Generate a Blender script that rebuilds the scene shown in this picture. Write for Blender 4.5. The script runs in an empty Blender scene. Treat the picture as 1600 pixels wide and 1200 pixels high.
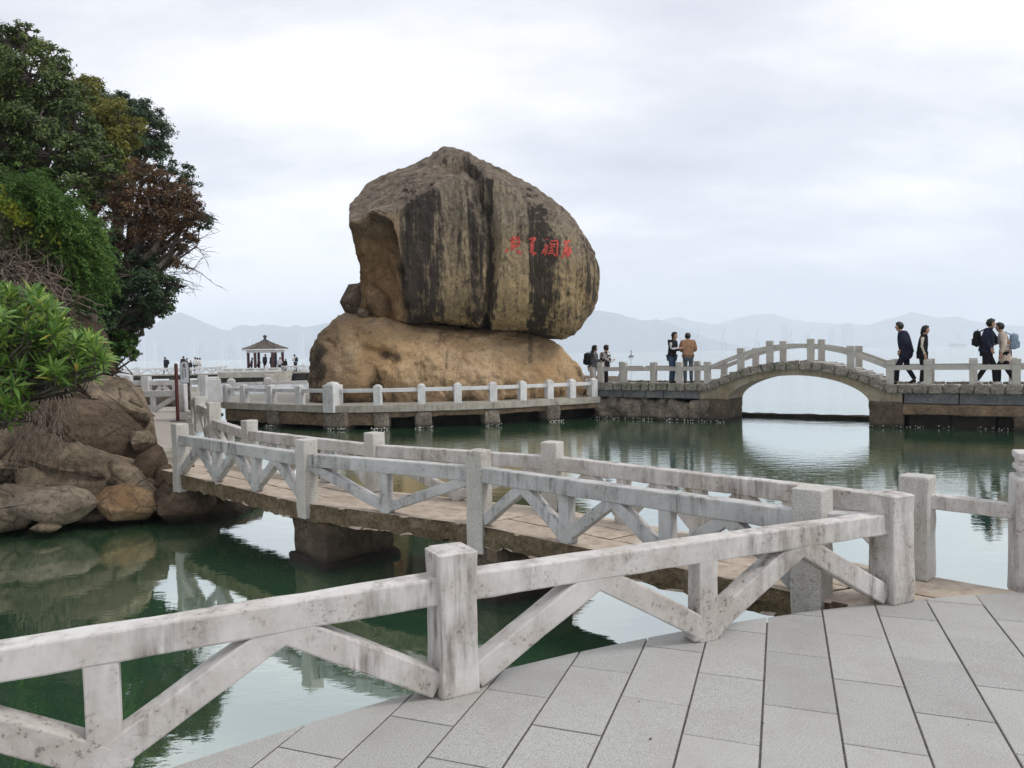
import bpy, bmesh, math, random
import numpy as np
from mathutils import Vector, Matrix
from mathutils.bvhtree import BVHTree

random.seed(7); RS = np.random.RandomState(11)
scene = bpy.context.scene
COL = scene.collection
rad = math.radians

# ---------------------------------------------------------------- camera, sky, sun, exposure
CAM_Z, FPX, ROLL, PITCH = 2.3, 1155.0, rad(-1.03), rad(2.32)
cam_d = bpy.data.cameras.new('camera'); cam_d.sensor_width = 36.0; cam_d.lens = FPX / 1600 * 36
cam_d.clip_start = 0.05; cam_d.clip_end = 20000
cam = bpy.data.objects.new('camera', cam_d); COL.objects.link(cam)
CAM_R = Matrix.Rotation(math.pi / 2 - PITCH, 3, 'X') @ Matrix.Rotation(ROLL, 3, 'Z')
cam.matrix_world = Matrix.Translation((0, 0, CAM_Z)) @ CAM_R.to_4x4()
scene.camera = cam

SUN_EL, SUN_AZ = rad(50), rad(105)        # azimuth clockwise from the view direction (+Y)
world = bpy.data.worlds.new('World'); scene.world = world; world.use_nodes = True
wn = world.node_tree; wn.nodes.clear()
def wnode(t, **k):
    n = wn.nodes.new(t)
    for a, b in k.items(): setattr(n, a, b)
    return n
sky = wnode('ShaderNodeTexSky', sky_type='NISHITA', sun_disc=False, sun_elevation=SUN_EL, sun_rotation=SUN_AZ)
bg1 = wnode('ShaderNodeBackground'); bg1.inputs[1].default_value = 0.12
wn.links.new(sky.outputs[0], bg1.inputs[0])
tc = wnode('ShaderNodeTexCoord')
sep = wnode('ShaderNodeSeparateXYZ'); wn.links.new(tc.outputs['Generated'], sep.inputs[0])
zz = wnode('ShaderNodeMath', operation='ADD'); zz.inputs[1].default_value = 0.32
zc = wnode('ShaderNodeMath', operation='MAXIMUM'); zc.inputs[1].default_value = 0.0
wn.links.new(sep.outputs[2], zc.inputs[0]); wn.links.new(zc.outputs[0], zz.inputs[0])
dx = wnode('ShaderNodeMath', operation='DIVIDE'); dy = wnode('ShaderNodeMath', operation='DIVIDE')
wn.links.new(sep.outputs[0], dx.inputs[0]); wn.links.new(zz.outputs[0], dx.inputs[1])
wn.links.new(sep.outputs[1], dy.inputs[0]); wn.links.new(zz.outputs[0], dy.inputs[1])
cmb = wnode('ShaderNodeCombineXYZ'); wn.links.new(dx.outputs[0], cmb.inputs[0]); wn.links.new(dy.outputs[0], cmb.inputs[1])
mp = wnode('ShaderNodeMapping'); mp.inputs['Scale'].default_value = (0.75, 1.35, 1); mp.inputs['Location'].default_value = (3.35, 0.9, 0)
wn.links.new(cmb.outputs[0], mp.inputs[0])
nz = wnode('ShaderNodeTexNoise'); nz.inputs['Scale'].default_value = 1.15; nz.inputs['Detail'].default_value = 7; nz.inputs['Roughness'].default_value = 0.54
wn.links.new(mp.outputs[0], nz.inputs['Vector'])
rp = wnode('ShaderNodeValToRGB')
rp.color_ramp.elements[0].position = 0.36; rp.color_ramp.elements[0].color = (0.655, 0.675, 0.755, 1)
rp.color_ramp.elements[1].position = 0.62; rp.color_ramp.elements[1].color = (1.16, 1.15, 1.14, 1)
e = rp.color_ramp.elements.new(0.49); e.color = (0.835, 0.845, 0.895, 1)
wn.links.new(nz.outputs[0], rp.inputs[0])
bg2 = wnode('ShaderNodeBackground'); bg2.inputs[1].default_value = 1.10
wn.links.new(rp.outputs[0], bg2.inputs[0])
mx = wnode('ShaderNodeMixShader'); mx.inputs[0].default_value = 0.92
wn.links.new(bg1.outputs[0], mx.inputs[1]); wn.links.new(bg2.outputs[0], mx.inputs[2])
wo = wnode('ShaderNodeOutputWorld'); wn.links.new(mx.outputs[0], wo.inputs[0])

sd = bpy.data.lights.new('sun', 'SUN'); sd.energy = 1.9; sd.angle = rad(18); sd.color = (1.0, 0.95, 0.88)
sun = bpy.data.objects.new('sun', sd); COL.objects.link(sun)
tosun = Vector((math.sin(SUN_AZ) * math.cos(SUN_EL), math.cos(SUN_AZ) * math.cos(SUN_EL), math.sin(SUN_EL)))
sun.rotation_euler = tosun.to_track_quat('Z', 'Y').to_euler()
scene.view_settings.view_transform = 'Standard'; scene.view_settings.look = 'None'
scene.view_settings.exposure = 0.0; scene.view_settings.gamma = 1.0; scene.view_settings.use_curve_mapping = False
scene.cycles.volume_bounces = 2; scene.cycles.max_bounces = 8; scene.cycles.diffuse_bounces = 4
scene.cycles.sample_clamp_indirect = 6.0

# ---------------------------------------------------------------- from photograph pixels (1600 x 1200) to places
def ray(px, py): return CAM_R @ Vector(((px - 800) / FPX, (600 - py) / FPX, -1.0))
def onz(px, py, z):
    d = ray(px, py); t = (z - CAM_Z) / d.z; return Vector((d.x * t, d.y * t, z))
def at(px, py, Y):
    d = ray(px, py); t = Y / d.y; return Vector((d.x * t, Y, CAM_Z + d.z * t))
def mpp(Y): return Y / FPX          # metres per photograph pixel at depth Y

# ---------------------------------------------------------------- noise
def _hash(ix, iy, iz, seed):
    h = (ix * 374761393 + iy * 668265263 + iz * 2147483647 + seed * 1274126177) & 0xFFFFFFFF
    h = ((h ^ (h >> 13)) * 1274126177) & 0xFFFFFFFF
    h = ((h ^ (h >> 16)) * 2246822519) & 0xFFFFFFFF
    return ((h ^ (h >> 15)) & 0xFFFFFF) / float(0xFFFFFF) * 2 - 1
def vnoise(p, seed=0):
    p = np.asarray(p, float); i = np.floor(p).astype(np.int64); f = p - i; f = f * f * f * (f * (f * 6 - 15) + 10)
    x, y, z = i[:, 0], i[:, 1], i[:, 2]; u, v, w = f[:, 0], f[:, 1], f[:, 2]
    def c(a, b, d): return _hash(x + a, y + b, z + d, seed)
    x00 = c(0, 0, 0) * (1 - u) + c(1, 0, 0) * u; x10 = c(0, 1, 0) * (1 - u) + c(1, 1, 0) * u
    x01 = c(0, 0, 1) * (1 - u) + c(1, 0, 1) * u; x11 = c(0, 1, 1) * (1 - u) + c(1, 1, 1) * u
    return (x00 * (1 - v) + x10 * v) * (1 - w) + (x01 * (1 - v) + x11 * v) * w
def fbm(p, seed=0, octv=4, gain=0.5):
    p = np.asarray(p, float); s = np.zeros(len(p)); a = 1.0
    for k in range(octv):
        s += a * vnoise(p * (2.03 ** k) + 17.3 * k, seed + k); a *= gain
    return s

# ---------------------------------------------------------------- materials
MATS = {}
class NB:
    def __init__(s, name):
        s.m = bpy.data.materials.new(name); s.m.use_nodes = True; s.t = s.m.node_tree; s.t.nodes.clear()
        s.out = s.t.nodes.new('ShaderNodeOutputMaterial'); s.tc = s.t.nodes.new('ShaderNodeTexCoord')
    def n(s, t, ins=None, **k):
        nd = s.t.nodes.new(t)
        for a, b in k.items(): setattr(nd, a, b)
        for a, b in (ins or {}).items(): s.put(nd.inputs[a], b)
        return nd
    def put(s, sock, v):
        if isinstance(v, bpy.types.NodeSocket): s.t.links.new(v, sock)
        else: sock.default_value = v
    def coord(s, scale=(1, 1, 1), loc=(0, 0, 0), rot=(0, 0, 0)):
        return s.n('ShaderNodeMapping', {0: s.tc.outputs['Object'], 'Scale': scale, 'Location': loc, 'Rotation': rot}).outputs[0]
    def noise(s, scale=5, detail=4, rough=0.5, vec=None, dist=0.0):
        return s.n('ShaderNodeTexNoise', {'Vector': vec or s.tc.outputs['Object'], 'Scale': scale, 'Detail': detail, 'Roughness': rough, 'Distortion': dist}).outputs[0]
    def ramp(s, fac, stops, interp='LINEAR'):
        r = s.n('ShaderNodeValToRGB', {0: fac}); cr = r.color_ramp; cr.interpolation = interp
        while len(cr.elements) < len(stops): cr.elements.new(0.5)
        for el, (p, c) in zip(cr.elements, stops):
            el.position = p; el.color = (c, c, c, 1) if isinstance(c, (int, float)) else (*c, 1)
        return r.outputs[0]
    def mix(s, fac, a, b, mode='MIX'):
        nd = s.n('ShaderNodeMix', data_type='RGBA', blend_type=mode)
        s.put(nd.inputs[0], fac); s.put(nd.inputs[6], a if not isinstance(a, tuple) else (*a, 1)); s.put(nd.inputs[7], b if not isinstance(b, tuple) else (*b, 1))
        return nd.outputs[2]
    def math(s, op, a, b=0.0, c=None):
        nd = s.n('ShaderNodeMath', operation=op); s.put(nd.inputs[0], a); s.put(nd.inputs[1], b)
        if c is not None: s.put(nd.inputs[2], c)
        return nd.outputs[0]
    def bump(s, h, strength=0.5, dist=0.01, normal=None):
        nd = s.n('ShaderNodeBump', {'Height': h, 'Strength': strength, 'Distance': dist})
        if normal is not None: s.put(nd.inputs['Normal'], normal)
        return nd.outputs[0]
    def done(s, col, rough=0.8, normal=None, spec=0.3, **k):
        b = s.n('ShaderNodeBsdfPrincipled')
        s.put(b.inputs['Base Color'], col if not isinstance(col, tuple) else (*col, 1)); s.put(b.inputs['Roughness'], rough)
        b.inputs['Specular IOR Level'].default_value = spec
        if normal is not None: s.put(b.inputs['Normal'], normal)
        s.t.links.new(b.outputs[0], s.out.inputs[0]); return s.m

def m_paint(name, base, stain, dark, amount=0.5, streak=0.5, gran=0.0):
    """old whitewash: blotches, drips, chipped specks"""
    b = NB(name)
    big = b.noise(2.6, 7, 0.68); med = b.noise(26, 5, 0.7)
    st = b.noise(1.0, 6, 0.66, vec=b.coord((15, 15, 2.2)), dist=0.1); mask = b.ramp(b.noise(3.1, 4, 0.6, vec=b.coord((1, 1, 0.7), (5, 3, 1))), [(0.40, 0.0), (0.62, 1.0)])
    col = b.mix(b.ramp(big, [(0.38, 0.0), (0.68, amount)]), base, stain)
    col = b.mix(b.math('MULTIPLY', b.math('MULTIPLY', b.ramp(st, [(0.44, 0.0), (0.72, 1.0)]), mask), streak), col, dark)
    blot = b.noise(10, 8, 0.8, dist=0.0)
    col = b.mix(b.ramp(blot, [(0.60, 0.0), (0.72, 0.6 * amount)]), col, dark)
    chip = b.math('MULTIPLY', b.ramp(med, [(0.56, 0.0), (0.64, 1.0)]), b.ramp(big, [(0.46, 0.0), (0.62, 1.0)]))
    col = b.mix(b.math('MULTIPLY', chip, 0.75), col, dark)
    fine = b.noise(48, 4, 0.65)
    col = b.mix(b.math('MULTIPLY', b.ramp(fine, [(0.55, 0.0), (0.68, 0.85)]), b.ramp(b.noise(4.2, 4, 0.6, vec=b.coord((1, 1, 1), (2, 7, 4))), [(0.50, 0.0), (0.68, 0.9)])), col, dark)
    if gran:
        g = b.noise(150, 2, 0.7); col = b.mix(b.ramp(g, [(0.42, 0.0), (0.62, gran)]), col, (0.16, 0.155, 0.15))
    h = b.math('ADD', b.math('MULTIPLY', chip, -0.6), b.math('MULTIPLY', b.noise(38, 4, 0.6), 0.6))
    return b.done(col, 0.75, b.bump(h, 0.45, 0.006), 0.25)
def m_stone(name, c1, c2, c3, scale=1.0, bump=0.6, dist=0.03, speck=0.35, dark=(0.035, 0.03, 0.026), wet=False):
    b = NB(name)
    a = b.noise(0.9 * scale, 7, 0.62, dist=0.3); f = b.noise(7 * scale, 6, 0.65); s = b.noise(42 * scale, 3, 0.7)
    col = b.ramp(a, [(0.33, c1), (0.5, c2), (0.68, c3)])
    col = b.mix(b.ramp(f, [(0.44, 0.0), (0.68, 0.65)]), col, dark)
    col = b.mix(b.ramp(s, [(0.5, 0.0), (0.72, speck)]), col, dark)
    col = b.mix(b.ramp(s, [(0.30, speck * 0.8), (0.46, 0.0)]), col, c3)
    cr_ = b.n('ShaderNodeTexVoronoi', {'Vector': b.coord((1, 1, 1.4), (3, 1, 2)), 'Scale': 0.75 * scale, 'Randomness': 1.0}, feature='DISTANCE_TO_EDGE').outputs['Distance']
    crk = b.math('MULTIPLY', b.ramp(b.math('ADD', cr_, b.math('MULTIPLY', b.math('SUBTRACT', f, 0.5), 0.10)), [(0.0, 1.0), (0.022, 0.0)]), b.ramp(a, [(0.45, 0.0), (0.54, 0.75)]))
    if wet:
        col = b.mix(crk, col, dark); zc_ = b.n('ShaderNodeSeparateXYZ', {0: b.tc.outputs['Object']}).outputs[2]
        col = b.mix(b.ramp(b.math('ADD', zc_, b.math('MULTIPLY', b.math('SUBTRACT', f, 0.5), 0.22)), [(0.06, 0.85), (0.15, 0.0)]), col, (0.022, 0.022, 0.018))
    h = b.math('ADD', f, b.math('MULTIPLY', s, 0.35))
    return b.done(col, 0.88, b.bump(h, bump, dist), 0.2)
def m_flat(name, col, rough=0.7, var=0.25, spec=0.3, scale=14):
    b = NB(name); n = b.noise(scale, 4, 0.6)
    lo = tuple(c * (1 - var) for c in col); hi = tuple(min(1, c * (1 + var)) for c in col)
    return b.done(b.ramp(n, [(0.35, lo), (0.65, hi)]), rough, b.bump(n, 0.2, 0.01), spec)
def m_leaf(name, stops, trans=0.3, rough=0.5, spec=0.35):
    b = NB(name)
    g = b.n('ShaderNodeNewGeometry'); r = g.outputs['Random Per Island']
    big = b.noise(0.55, 3, 0.5)
    fac = b.math('ADD', b.math('MULTIPLY', r, 0.65), b.math('MULTIPLY', b.math('SUBTRACT', big, 0.32), 1.0))
    col = b.ramp(fac, stops)
    p = b.n('ShaderNodeBsdfPrincipled', {'Base Color': col, 'Roughness': rough, 'Specular IOR Level': spec})
    t = b.n('ShaderNodeBsdfTranslucent', {'Color': col})
    mxs = b.n('ShaderNodeMixShader', {0: trans}); b.t.links.new(p.outputs[0], mxs.inputs[1]); b.t.links.new(t.outputs[0], mxs.inputs[2])
    b.t.links.new(mxs.outputs[0], b.out.inputs[0]); return b.m

M = {}
M['white'] = m_paint('weathered white paint', (0.59, 0.572, 0.56), (0.40, 0.368, 0.332), (0.095, 0.077, 0.06), 1.0, 0.95)
M['rough_white'] = m_paint('rough worn whitewash', (0.58, 0.565, 0.54), (0.42, 0.395, 0.35), (0.15, 0.125, 0.10), 0.85, 0.5, 0.4)
M['grey_white'] = m_paint('stained grey whitewash', (0.50, 0.495, 0.49), (0.32, 0.315, 0.31), (0.07, 0.067, 0.065), 0.75, 1.0)
M['granite_post'] = m_paint('speckled granite post', (0.60, 0.585, 0.55), (0.45, 0.42, 0.36), (0.19, 0.165, 0.135), 0.7, 0.25, 0.6)
M['ring_white'] = m_paint('whitewashed post', (0.64, 0.645, 0.655), (0.45, 0.44, 0.42), (0.12, 0.11, 0.10), 0.6, 0.45)
M['bridge_granite'] = m_paint('bridge granite', (0.48, 0.455, 0.415), (0.35, 0.33, 0.30), (0.11, 0.10, 0.09), 0.7, 0.3, 0.4)
M['concrete'] = m_paint('old concrete', (0.42, 0.39, 0.34), (0.27, 0.245, 0.205), (0.07, 0.062, 0.05), 0.9, 0.75, 0.2)
M['brown_beam'] = m_stone('rusty brown stone', (0.09, 0.066, 0.045), (0.19, 0.135, 0.09), (0.29, 0.20, 0.125), 2, 0.8, 0.05, 0.4)
M['block'] = m_stone('rough bridge block', (0.20, 0.185, 0.15), (0.32, 0.295, 0.25), (0.43, 0.40, 0.34), 3, 1.0, 0.06, 0.5)
M['panel'] = m_stone('blue grey panel stone', (0.095, 0.10, 0.11), (0.14, 0.145, 0.155), (0.19, 0.195, 0.20), 2, 0.3, 0.01)
M['dark_stone'] = m_stone('dark stone with painted shade', (0.014, 0.013, 0.011), (0.028, 0.025, 0.021), (0.055, 0.046, 0.037), 2, 0.8, 0.04)  # near-black colour also carries the shade beneath slabs and decks
M['rubble'] = m_stone('rubble foundation', (0.12, 0.10, 0.08), (0.24, 0.205, 0.165), (0.36, 0.315, 0.25), 1.6, 1.0, 0.08, 0.5, wet=True)
M['plaster'] = m_paint('yellowed plaster', (0.30, 0.27, 0.215), (0.23, 0.17, 0.095), (0.075, 0.062, 0.047), 1.0, 0.8)
M['pier'] = m_stone('brown pier stone', (0.055, 0.042, 0.03), (0.115, 0.088, 0.062), (0.20, 0.16, 0.115), 2, 0.9, 0.06, 0.45, wet=True)
M['slab'] = m_stone('walkway slab', (0.39, 0.33, 0.27), (0.48, 0.41, 0.34), (0.57, 0.50, 0.425), 1.3, 0.5, 0.008, 0.22, (0.25, 0.195, 0.145))
M['slab_side'] = m_stone('rough slab edge', (0.17, 0.125, 0.07), (0.30, 0.23, 0.14), (0.42, 0.34, 0.23), 3.2, 1.0, 0.08, 0.6)
M['path'] = m_flat('path paving', (0.40, 0.365, 0.325), 0.85, 0.15)
M['boulder'] = m_stone('shore boulder', (0.14, 0.105, 0.072), (0.30, 0.235, 0.165), (0.44, 0.36, 0.265), 1.6, 1.0, 0.10, 0.55, wet=True)
M['boulder_dark'] = m_stone('dark brown boulder', (0.045, 0.033, 0.024), (0.135, 0.094, 0.063), (0.26, 0.195, 0.135), 1.5, 1.0, 0.10, 0.5, wet=True)
M['boulder_orange'] = m_stone('rusty boulder', (0.15, 0.088, 0.044), (0.27, 0.17, 0.09), (0.40, 0.285, 0.175), 1.6, 0.9, 0.07, 0.5, wet=True)
M['boulder_pale'] = m_stone('pale tan boulder', (0.20, 0.16, 0.115), (0.37, 0.305, 0.23), (0.50, 0.43, 0.335), 1.6, 1.0, 0.09, 0.5, wet=True)
M['slope_rock'] = m_stone('dark slope rock', (0.07, 0.056, 0.043), (0.16, 0.13, 0.10), (0.28, 0.235, 0.19), 2.0, 1.0, 0.15, 0.5)
M['soil'] = m_stone('hill soil', (0.03, 0.024, 0.017), (0.055, 0.045, 0.03), (0.085, 0.07, 0.05), 1, 1.0, 0.1)
M['bark'] = m_stone('bark', (0.05, 0.042, 0.034), (0.09, 0.075, 0.06), (0.15, 0.13, 0.11), 3, 0.8, 0.02)
M['dry_twig'] = m_flat('dry twig', (0.16, 0.125, 0.10), 0.9, 0.4)
M['red_paint'] = m_flat('vermilion paint', (0.42, 0.072, 0.056), 0.8, 0.45, 0.15, 16)
M['sign_red'] = m_flat('dark red lacquer', (0.085, 0.016, 0.014), 0.35, 0.2, 0.5)
M['sign_white'] = m_flat('sign white', (0.62, 0.65, 0.70), 0.5, 0.05)
M['ink'] = m_flat('sign ink', (0.03, 0.03, 0.035), 0.6, 0.1)
M['roof_tile'] = m_flat('grey brown roof tile', (0.135, 0.112, 0.097), 0.8, 0.3, 0.2, 3)
M['roof_dark'] = m_flat('dark ridge', (0.045, 0.04, 0.04), 0.7, 0.2)
M['column_red'] = m_flat('dark red column', (0.06, 0.018, 0.02), 0.5, 0.2)
M['shell'] = m_flat('barnacle', (0.62, 0.60, 0.55), 0.8, 0.2)
M['joint'] = m_flat('dark joint bed', (0.10, 0.092, 0.08), 0.95, 0.3, 0.1, 40)
M['hill'] = m_flat('far wooded hill', (0.055, 0.085, 0.085), 0.95, 0.3, 0.0, 0.004)
M['tower'] = m_flat('far building', (0.30, 0.30, 0.31), 0.9, 0.05)
M['crane'] = m_flat('far crane steel', (0.12, 0.14, 0.17), 0.9, 0.05)

def m_tile():
    b = NB('grey granite paving')
    info = b.n('ShaderNodeObjectInfo')
    f = b.noise(170, 3, 0.8, vec=b.n('ShaderNodeNewGeometry').outputs['Position']); w = b.noise(3.5, 5, 0.6, vec=b.n('ShaderNodeNewGeometry').outputs['Position'])
    f2 = b.noise(95, 3, 0.7, vec=b.n('ShaderNodeNewGeometry').outputs['Position'])
    col = b.ramp(f, [(0.32, (0.115, 0.117, 0.116)), (0.47, (0.325, 0.325, 0.315)), (0.64, (0.53, 0.528, 0.51))])
    col = b.mix(b.ramp(f2, [(0.52, 0.0), (0.7, 0.35)]), col, (0.20, 0.195, 0.185))
    col = b.mix(b.ramp(w, [(0.48, 0.0), (0.72, 0.45)]), col, (0.26, 0.24, 0.205)); w2 = b.noise(11, 6, 0.7, vec=b.n('ShaderNodeNewGeometry').outputs['Position']); col = b.mix(b.ramp(w2, [(0.60, 0.0), (0.74, 0.5)]), col, (0.17, 0.16, 0.14))
    col = b.mix(0.27, col, b.ramp(info.outputs['Random'], [(0, (0.24, 0.238, 0.23)), (1, (0.50, 0.495, 0.475))]))
    return b.done(col, 0.62, b.bump(f, 0.25, 0.002), 0.3)
M['tile'] = m_tile()

def m_water():
    b = NB('green harbour water')
    pos = b.n('ShaderNodeNewGeometry').outputs['Position']
    sx = b.n('ShaderNodeSeparateXYZ', {0: pos})
    # how far out past the bridge line: the open sea is ruffled, the pond lies almost still
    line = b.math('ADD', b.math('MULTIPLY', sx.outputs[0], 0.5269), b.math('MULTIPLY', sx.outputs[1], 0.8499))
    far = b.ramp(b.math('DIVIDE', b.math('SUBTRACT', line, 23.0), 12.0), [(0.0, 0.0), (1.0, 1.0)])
    mid = b.ramp(b.math('DIVIDE', b.math('SUBTRACT', sx.outputs[1], 7.0), 10.0), [(0.0, 0.22), (1.0, 1.0)])
    mp1 = b.n('ShaderNodeMapping', {0: pos, 'Scale': (1.0, 2.1, 1.0)}).outputs[0]
    n1 = b.noise(2.4, 3, 0.5, vec=mp1); n2 = b.noise(7.5, 3, 0.55, vec=mp1); n3 = b.noise(1.1, 5, 0.6, vec=mp1)
    pond = b.math('MULTIPLY', b.math('ADD', n1, b.math('MULTIPLY', n2, 0.35)), b.math('MULTIPLY', mid, 0.0055))
    sea = b.math('MULTIPLY', n3, b.math('MULTIPLY', far, 0.30))
    nrm = b.bump(b.math('ADD', pond, sea), 1.0, 1.0)
    murk = b.noise(0.35, 3, 0.5, vec=pos)
    deep = b.ramp(murk, [(0.35, (0.030, 0.086, 0.045)), (0.65, (0.050, 0.118, 0.058))])
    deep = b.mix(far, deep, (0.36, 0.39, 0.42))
    lw = b.n('ShaderNodeLayerWeight', {'Blend': 0.5, 'Normal': nrm})
    fac = b.ramp(lw.outputs['Facing'], [(0.0, 0.06), (0.30, 0.26), (0.52, 0.54), (0.75, 0.72), (0.9, 0.82), (1.0, 0.96)])
    d = b.n('ShaderNodeBsdfDiffuse', {'Color': deep}); g = b.n('ShaderNodeBsdfGlossy', {'Color': (0.93, 0.97, 0.95, 1), 'Roughness': 0.015, 'Normal': nrm})
    ms = b.n('ShaderNodeMixShader', {0: fac}); b.t.links.new(d.outputs[0], ms.inputs[1]); b.t.links.new(g.outputs[0], ms.inputs[2])
    b.t.links.new(ms.outputs[0], b.out.inputs[0]); return b.m
M['water'] = m_water()

M['leaf_dark'] = m_leaf('dark glossy leaf', [(0.1, (0.018, 0.038, 0.013)), (0.45, (0.068, 0.112, 0.028)), (0.75, (0.14, 0.185, 0.042)), (1.0, (0.22, 0.235, 0.06))], 0.25)
M['leaf_back'] = m_leaf('dark blue green leaf', [(0.1, (0.010, 0.026, 0.012)), (0.5, (0.032, 0.068, 0.026)), (1.0, (0.085, 0.135, 0.05))], 0.2)
M['leaf_olive'] = m_leaf('olive yellow leaf', [(0.1, (0.06, 0.08, 0.014)), (0.5, (0.17, 0.175, 0.028)), (1.0, (0.25, 0.22, 0.04))], 0.35)
M['leaf_russet'] = m_leaf('russet leaf', [(0.1, (0.04, 0.022, 0.014)), (0.5, (0.105, 0.058, 0.033)), (0.8, (0.175, 0.105, 0.055)), (1.0, (0.20, 0.165, 0.065))], 0.3, 0.7, 0.2)
M['leaf_fern'] = m_leaf('feathery green leaf', [(0.1, (0.030, 0.075, 0.014)), (0.5, (0.065, 0.14, 0.024)), (1.0, (0.13, 0.21, 0.04))], 0.35, 0.6, 0.25)
M['leaf_yellow'] = m_leaf('yellow vine leaf', [(0.1, (0.13, 0.19, 0.02)), (0.5, (0.27, 0.32, 0.03)), (1.0, (0.46, 0.45, 0.05))], 0.35)
M['leaf_vine'] = m_leaf('mixed creeper leaf', [(0.1, (0.03, 0.05, 0.014)), (0.5, (0.075, 0.085, 0.03)), (1.0, (0.14, 0.12, 0.06))], 0.3)
def m_bush():
    b = NB('bright strap leaf')
    info = b.n('ShaderNodeObjectInfo'); g = b.n('ShaderNodeNewGeometry')
    r = b.math('FRACT', b.math('ADD', info.outputs['Random'], g.outputs['Random Per Island']))
    col = b.ramp(r, [(0.0, (0.05, 0.12, 0.022)), (0.45, (0.11, 0.22, 0.035)), (0.85, (0.20, 0.32, 0.055)), (0.97, (0.30, 0.37, 0.07)), (1.0, (0.42, 0.30, 0.06))])
    p = b.n('ShaderNodeBsdfPrincipled', {'Base Color': col, 'Roughness': 0.38, 'Specular IOR Level': 0.45}); t = b.n('ShaderNodeBsdfTranslucent', {'Color': col})
    mxs = b.n('ShaderNodeMixShader', {0: 0.3}); b.t.links.new(p.outputs[0], mxs.inputs[1]); b.t.links.new(t.outputs[0], mxs.inputs[2])
    b.t.links.new(mxs.outputs[0], b.out.inputs[0]); return b.m
M['leaf_bush'] = m_bush()

# ---------------------------------------------------------------- mesh helpers
def mesh_np(name, V, Q=None, T=None, smooth=False):
    V = np.asarray(V, np.float32); me = bpy.data.meshes.new(name)
    Q = np.zeros((0, 4), np.int32) if Q is None else np.asarray(Q, np.int32).reshape(-1, 4); T = np.zeros((0, 3), np.int32) if T is None else np.asarray(T, np.int32).reshape(-1, 3)
    me.vertices.add(len(V)); me.vertices.foreach_set('co', V.ravel())
    nl = len(Q) * 4 + len(T) * 3; me.loops.add(nl); me.loops.foreach_set('vertex_index', np.concatenate([Q.ravel(), T.ravel()]))
    me.polygons.add(len(Q) + len(T))
    st = np.concatenate([np.arange(len(Q)) * 4, len(Q) * 4 + np.arange(len(T)) * 3]).astype(np.int32)
    me.polygons.foreach_set('loop_start', st)
    me.polygons.foreach_set('use_smooth', np.full(len(Q) + len(T), smooth, bool))
    me.update(calc_edges=True); return me
class MB:
    """collects shapes into one mesh (world coordinates)"""
    def __init__(s): s.V = []; s.Q = []; s.T = []; s.n = 0
    def add(s, V, Q=None, T=None):
        V = np.asarray(V, float).reshape(-1, 3); s.V.append(V)
        if Q is not None and len(Q): s.Q.append(np.asarray(Q, int).reshape(-1, 4) + s.n)
        if T is not None and len(T): s.T.append(np.asarray(T, int).reshape(-1, 3) + s.n)
        s.n += len(V); return s
    def mesh(s, name, smooth=False):
        return mesh_np(name, np.concatenate(s.V), np.concatenate(s.Q) if s.Q else None, np.concatenate(s.T) if s.T else None, smooth)
_rb = {}
def lattice_box(nx, ny, nz):
    if (nx, ny, nz) in _rb: return _rb[(nx, ny, nz)]
    idx = {}; P = []; Q = []
    def v(i, j, k):
        if (i, j, k) not in idx: idx[(i, j, k)] = len(P); P.append((i, j, k))
        return idx[(i, j, k)]
    for i in range(nx):
        for j in range(ny):
            Q.append((v(i, j, 0), v(i, j + 1, 0), v(i + 1, j + 1, 0), v(i + 1, j, 0))); Q.append((v(i, j, nz), v(i + 1, j, nz), v(i + 1, j + 1, nz), v(i, j + 1, nz)))
    for i in range(nx):
        for k in range(nz):
            Q.append((v(i, 0, k), v(i + 1, 0, k), v(i + 1, 0, k + 1), v(i, 0, k + 1))); Q.append((v(i, ny, k), v(i, ny, k + 1), v(i + 1, ny, k + 1), v(i + 1, ny, k)))
    for j in range(ny):
        for k in range(nz):
            Q.append((v(0, j, k), v(0, j, k + 1), v(0, j + 1, k + 1), v(0, j + 1, k))); Q.append((v(nx, j, k), v(nx, j + 1, k), v(nx, j + 1, k + 1), v(nx, j, k + 1)))
    _rb[(nx, ny, nz)] = (np.array(P), np.array(Q)); return _rb[(nx, ny, nz)]
def rbox(dims, r=0.01, seg=(1, 1, 1), amp=0.0, freq=6.0, seed=0):
    """box centred on 0 with rounded edges and an uneven surface"""
    h = np.array(dims) / 2.0; r = min(r, h.min() * 0.9); cs = []
    for a in range(3):
        inner = np.linspace(-(h[a] - r), h[a] - r, seg[a] + 1); cs.append(np.concatenate([[-h[a]], inner, [h[a]]]))
    P, Q = lattice_box(*(len(c) - 1 for c in cs))
    V = np.stack([cs[a][P[:, a]] for a in range(3)], 1)
    inn = np.clip(V, -(h - r), h - r); d = V - inn; L = np.linalg.norm(d, axis=1, keepdims=True); V = inn + d / np.maximum(L, 1e-9) * r
    if amp:
        s = seed * 7.31
        nrm = d / np.maximum(L, 1e-9)
        V = V + nrm * (fbm(V * freq + s, seed, 3)[:, None] * amp)
    return V, Q
def beam_mat(p0, p1, up=(0, 0, 1)):
    p0, p1 = Vector(p0), Vector(p1); x = (p1 - p0).normalized(); u = Vector(up)
    y = u.cross(x)
    if y.length < 1e-4: y = Vector((0, 1, 0)).cross(x)
    y.normalize(); z = x.cross(y)
    m = Matrix((x, y, z)).transposed().to_4x4(); m.translation = (p0 + p1) / 2; return m
def xf(V, m):
    a = np.array(m); return np.asarray(V) @ a[:3, :3].T + a[:3, 3]
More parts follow.
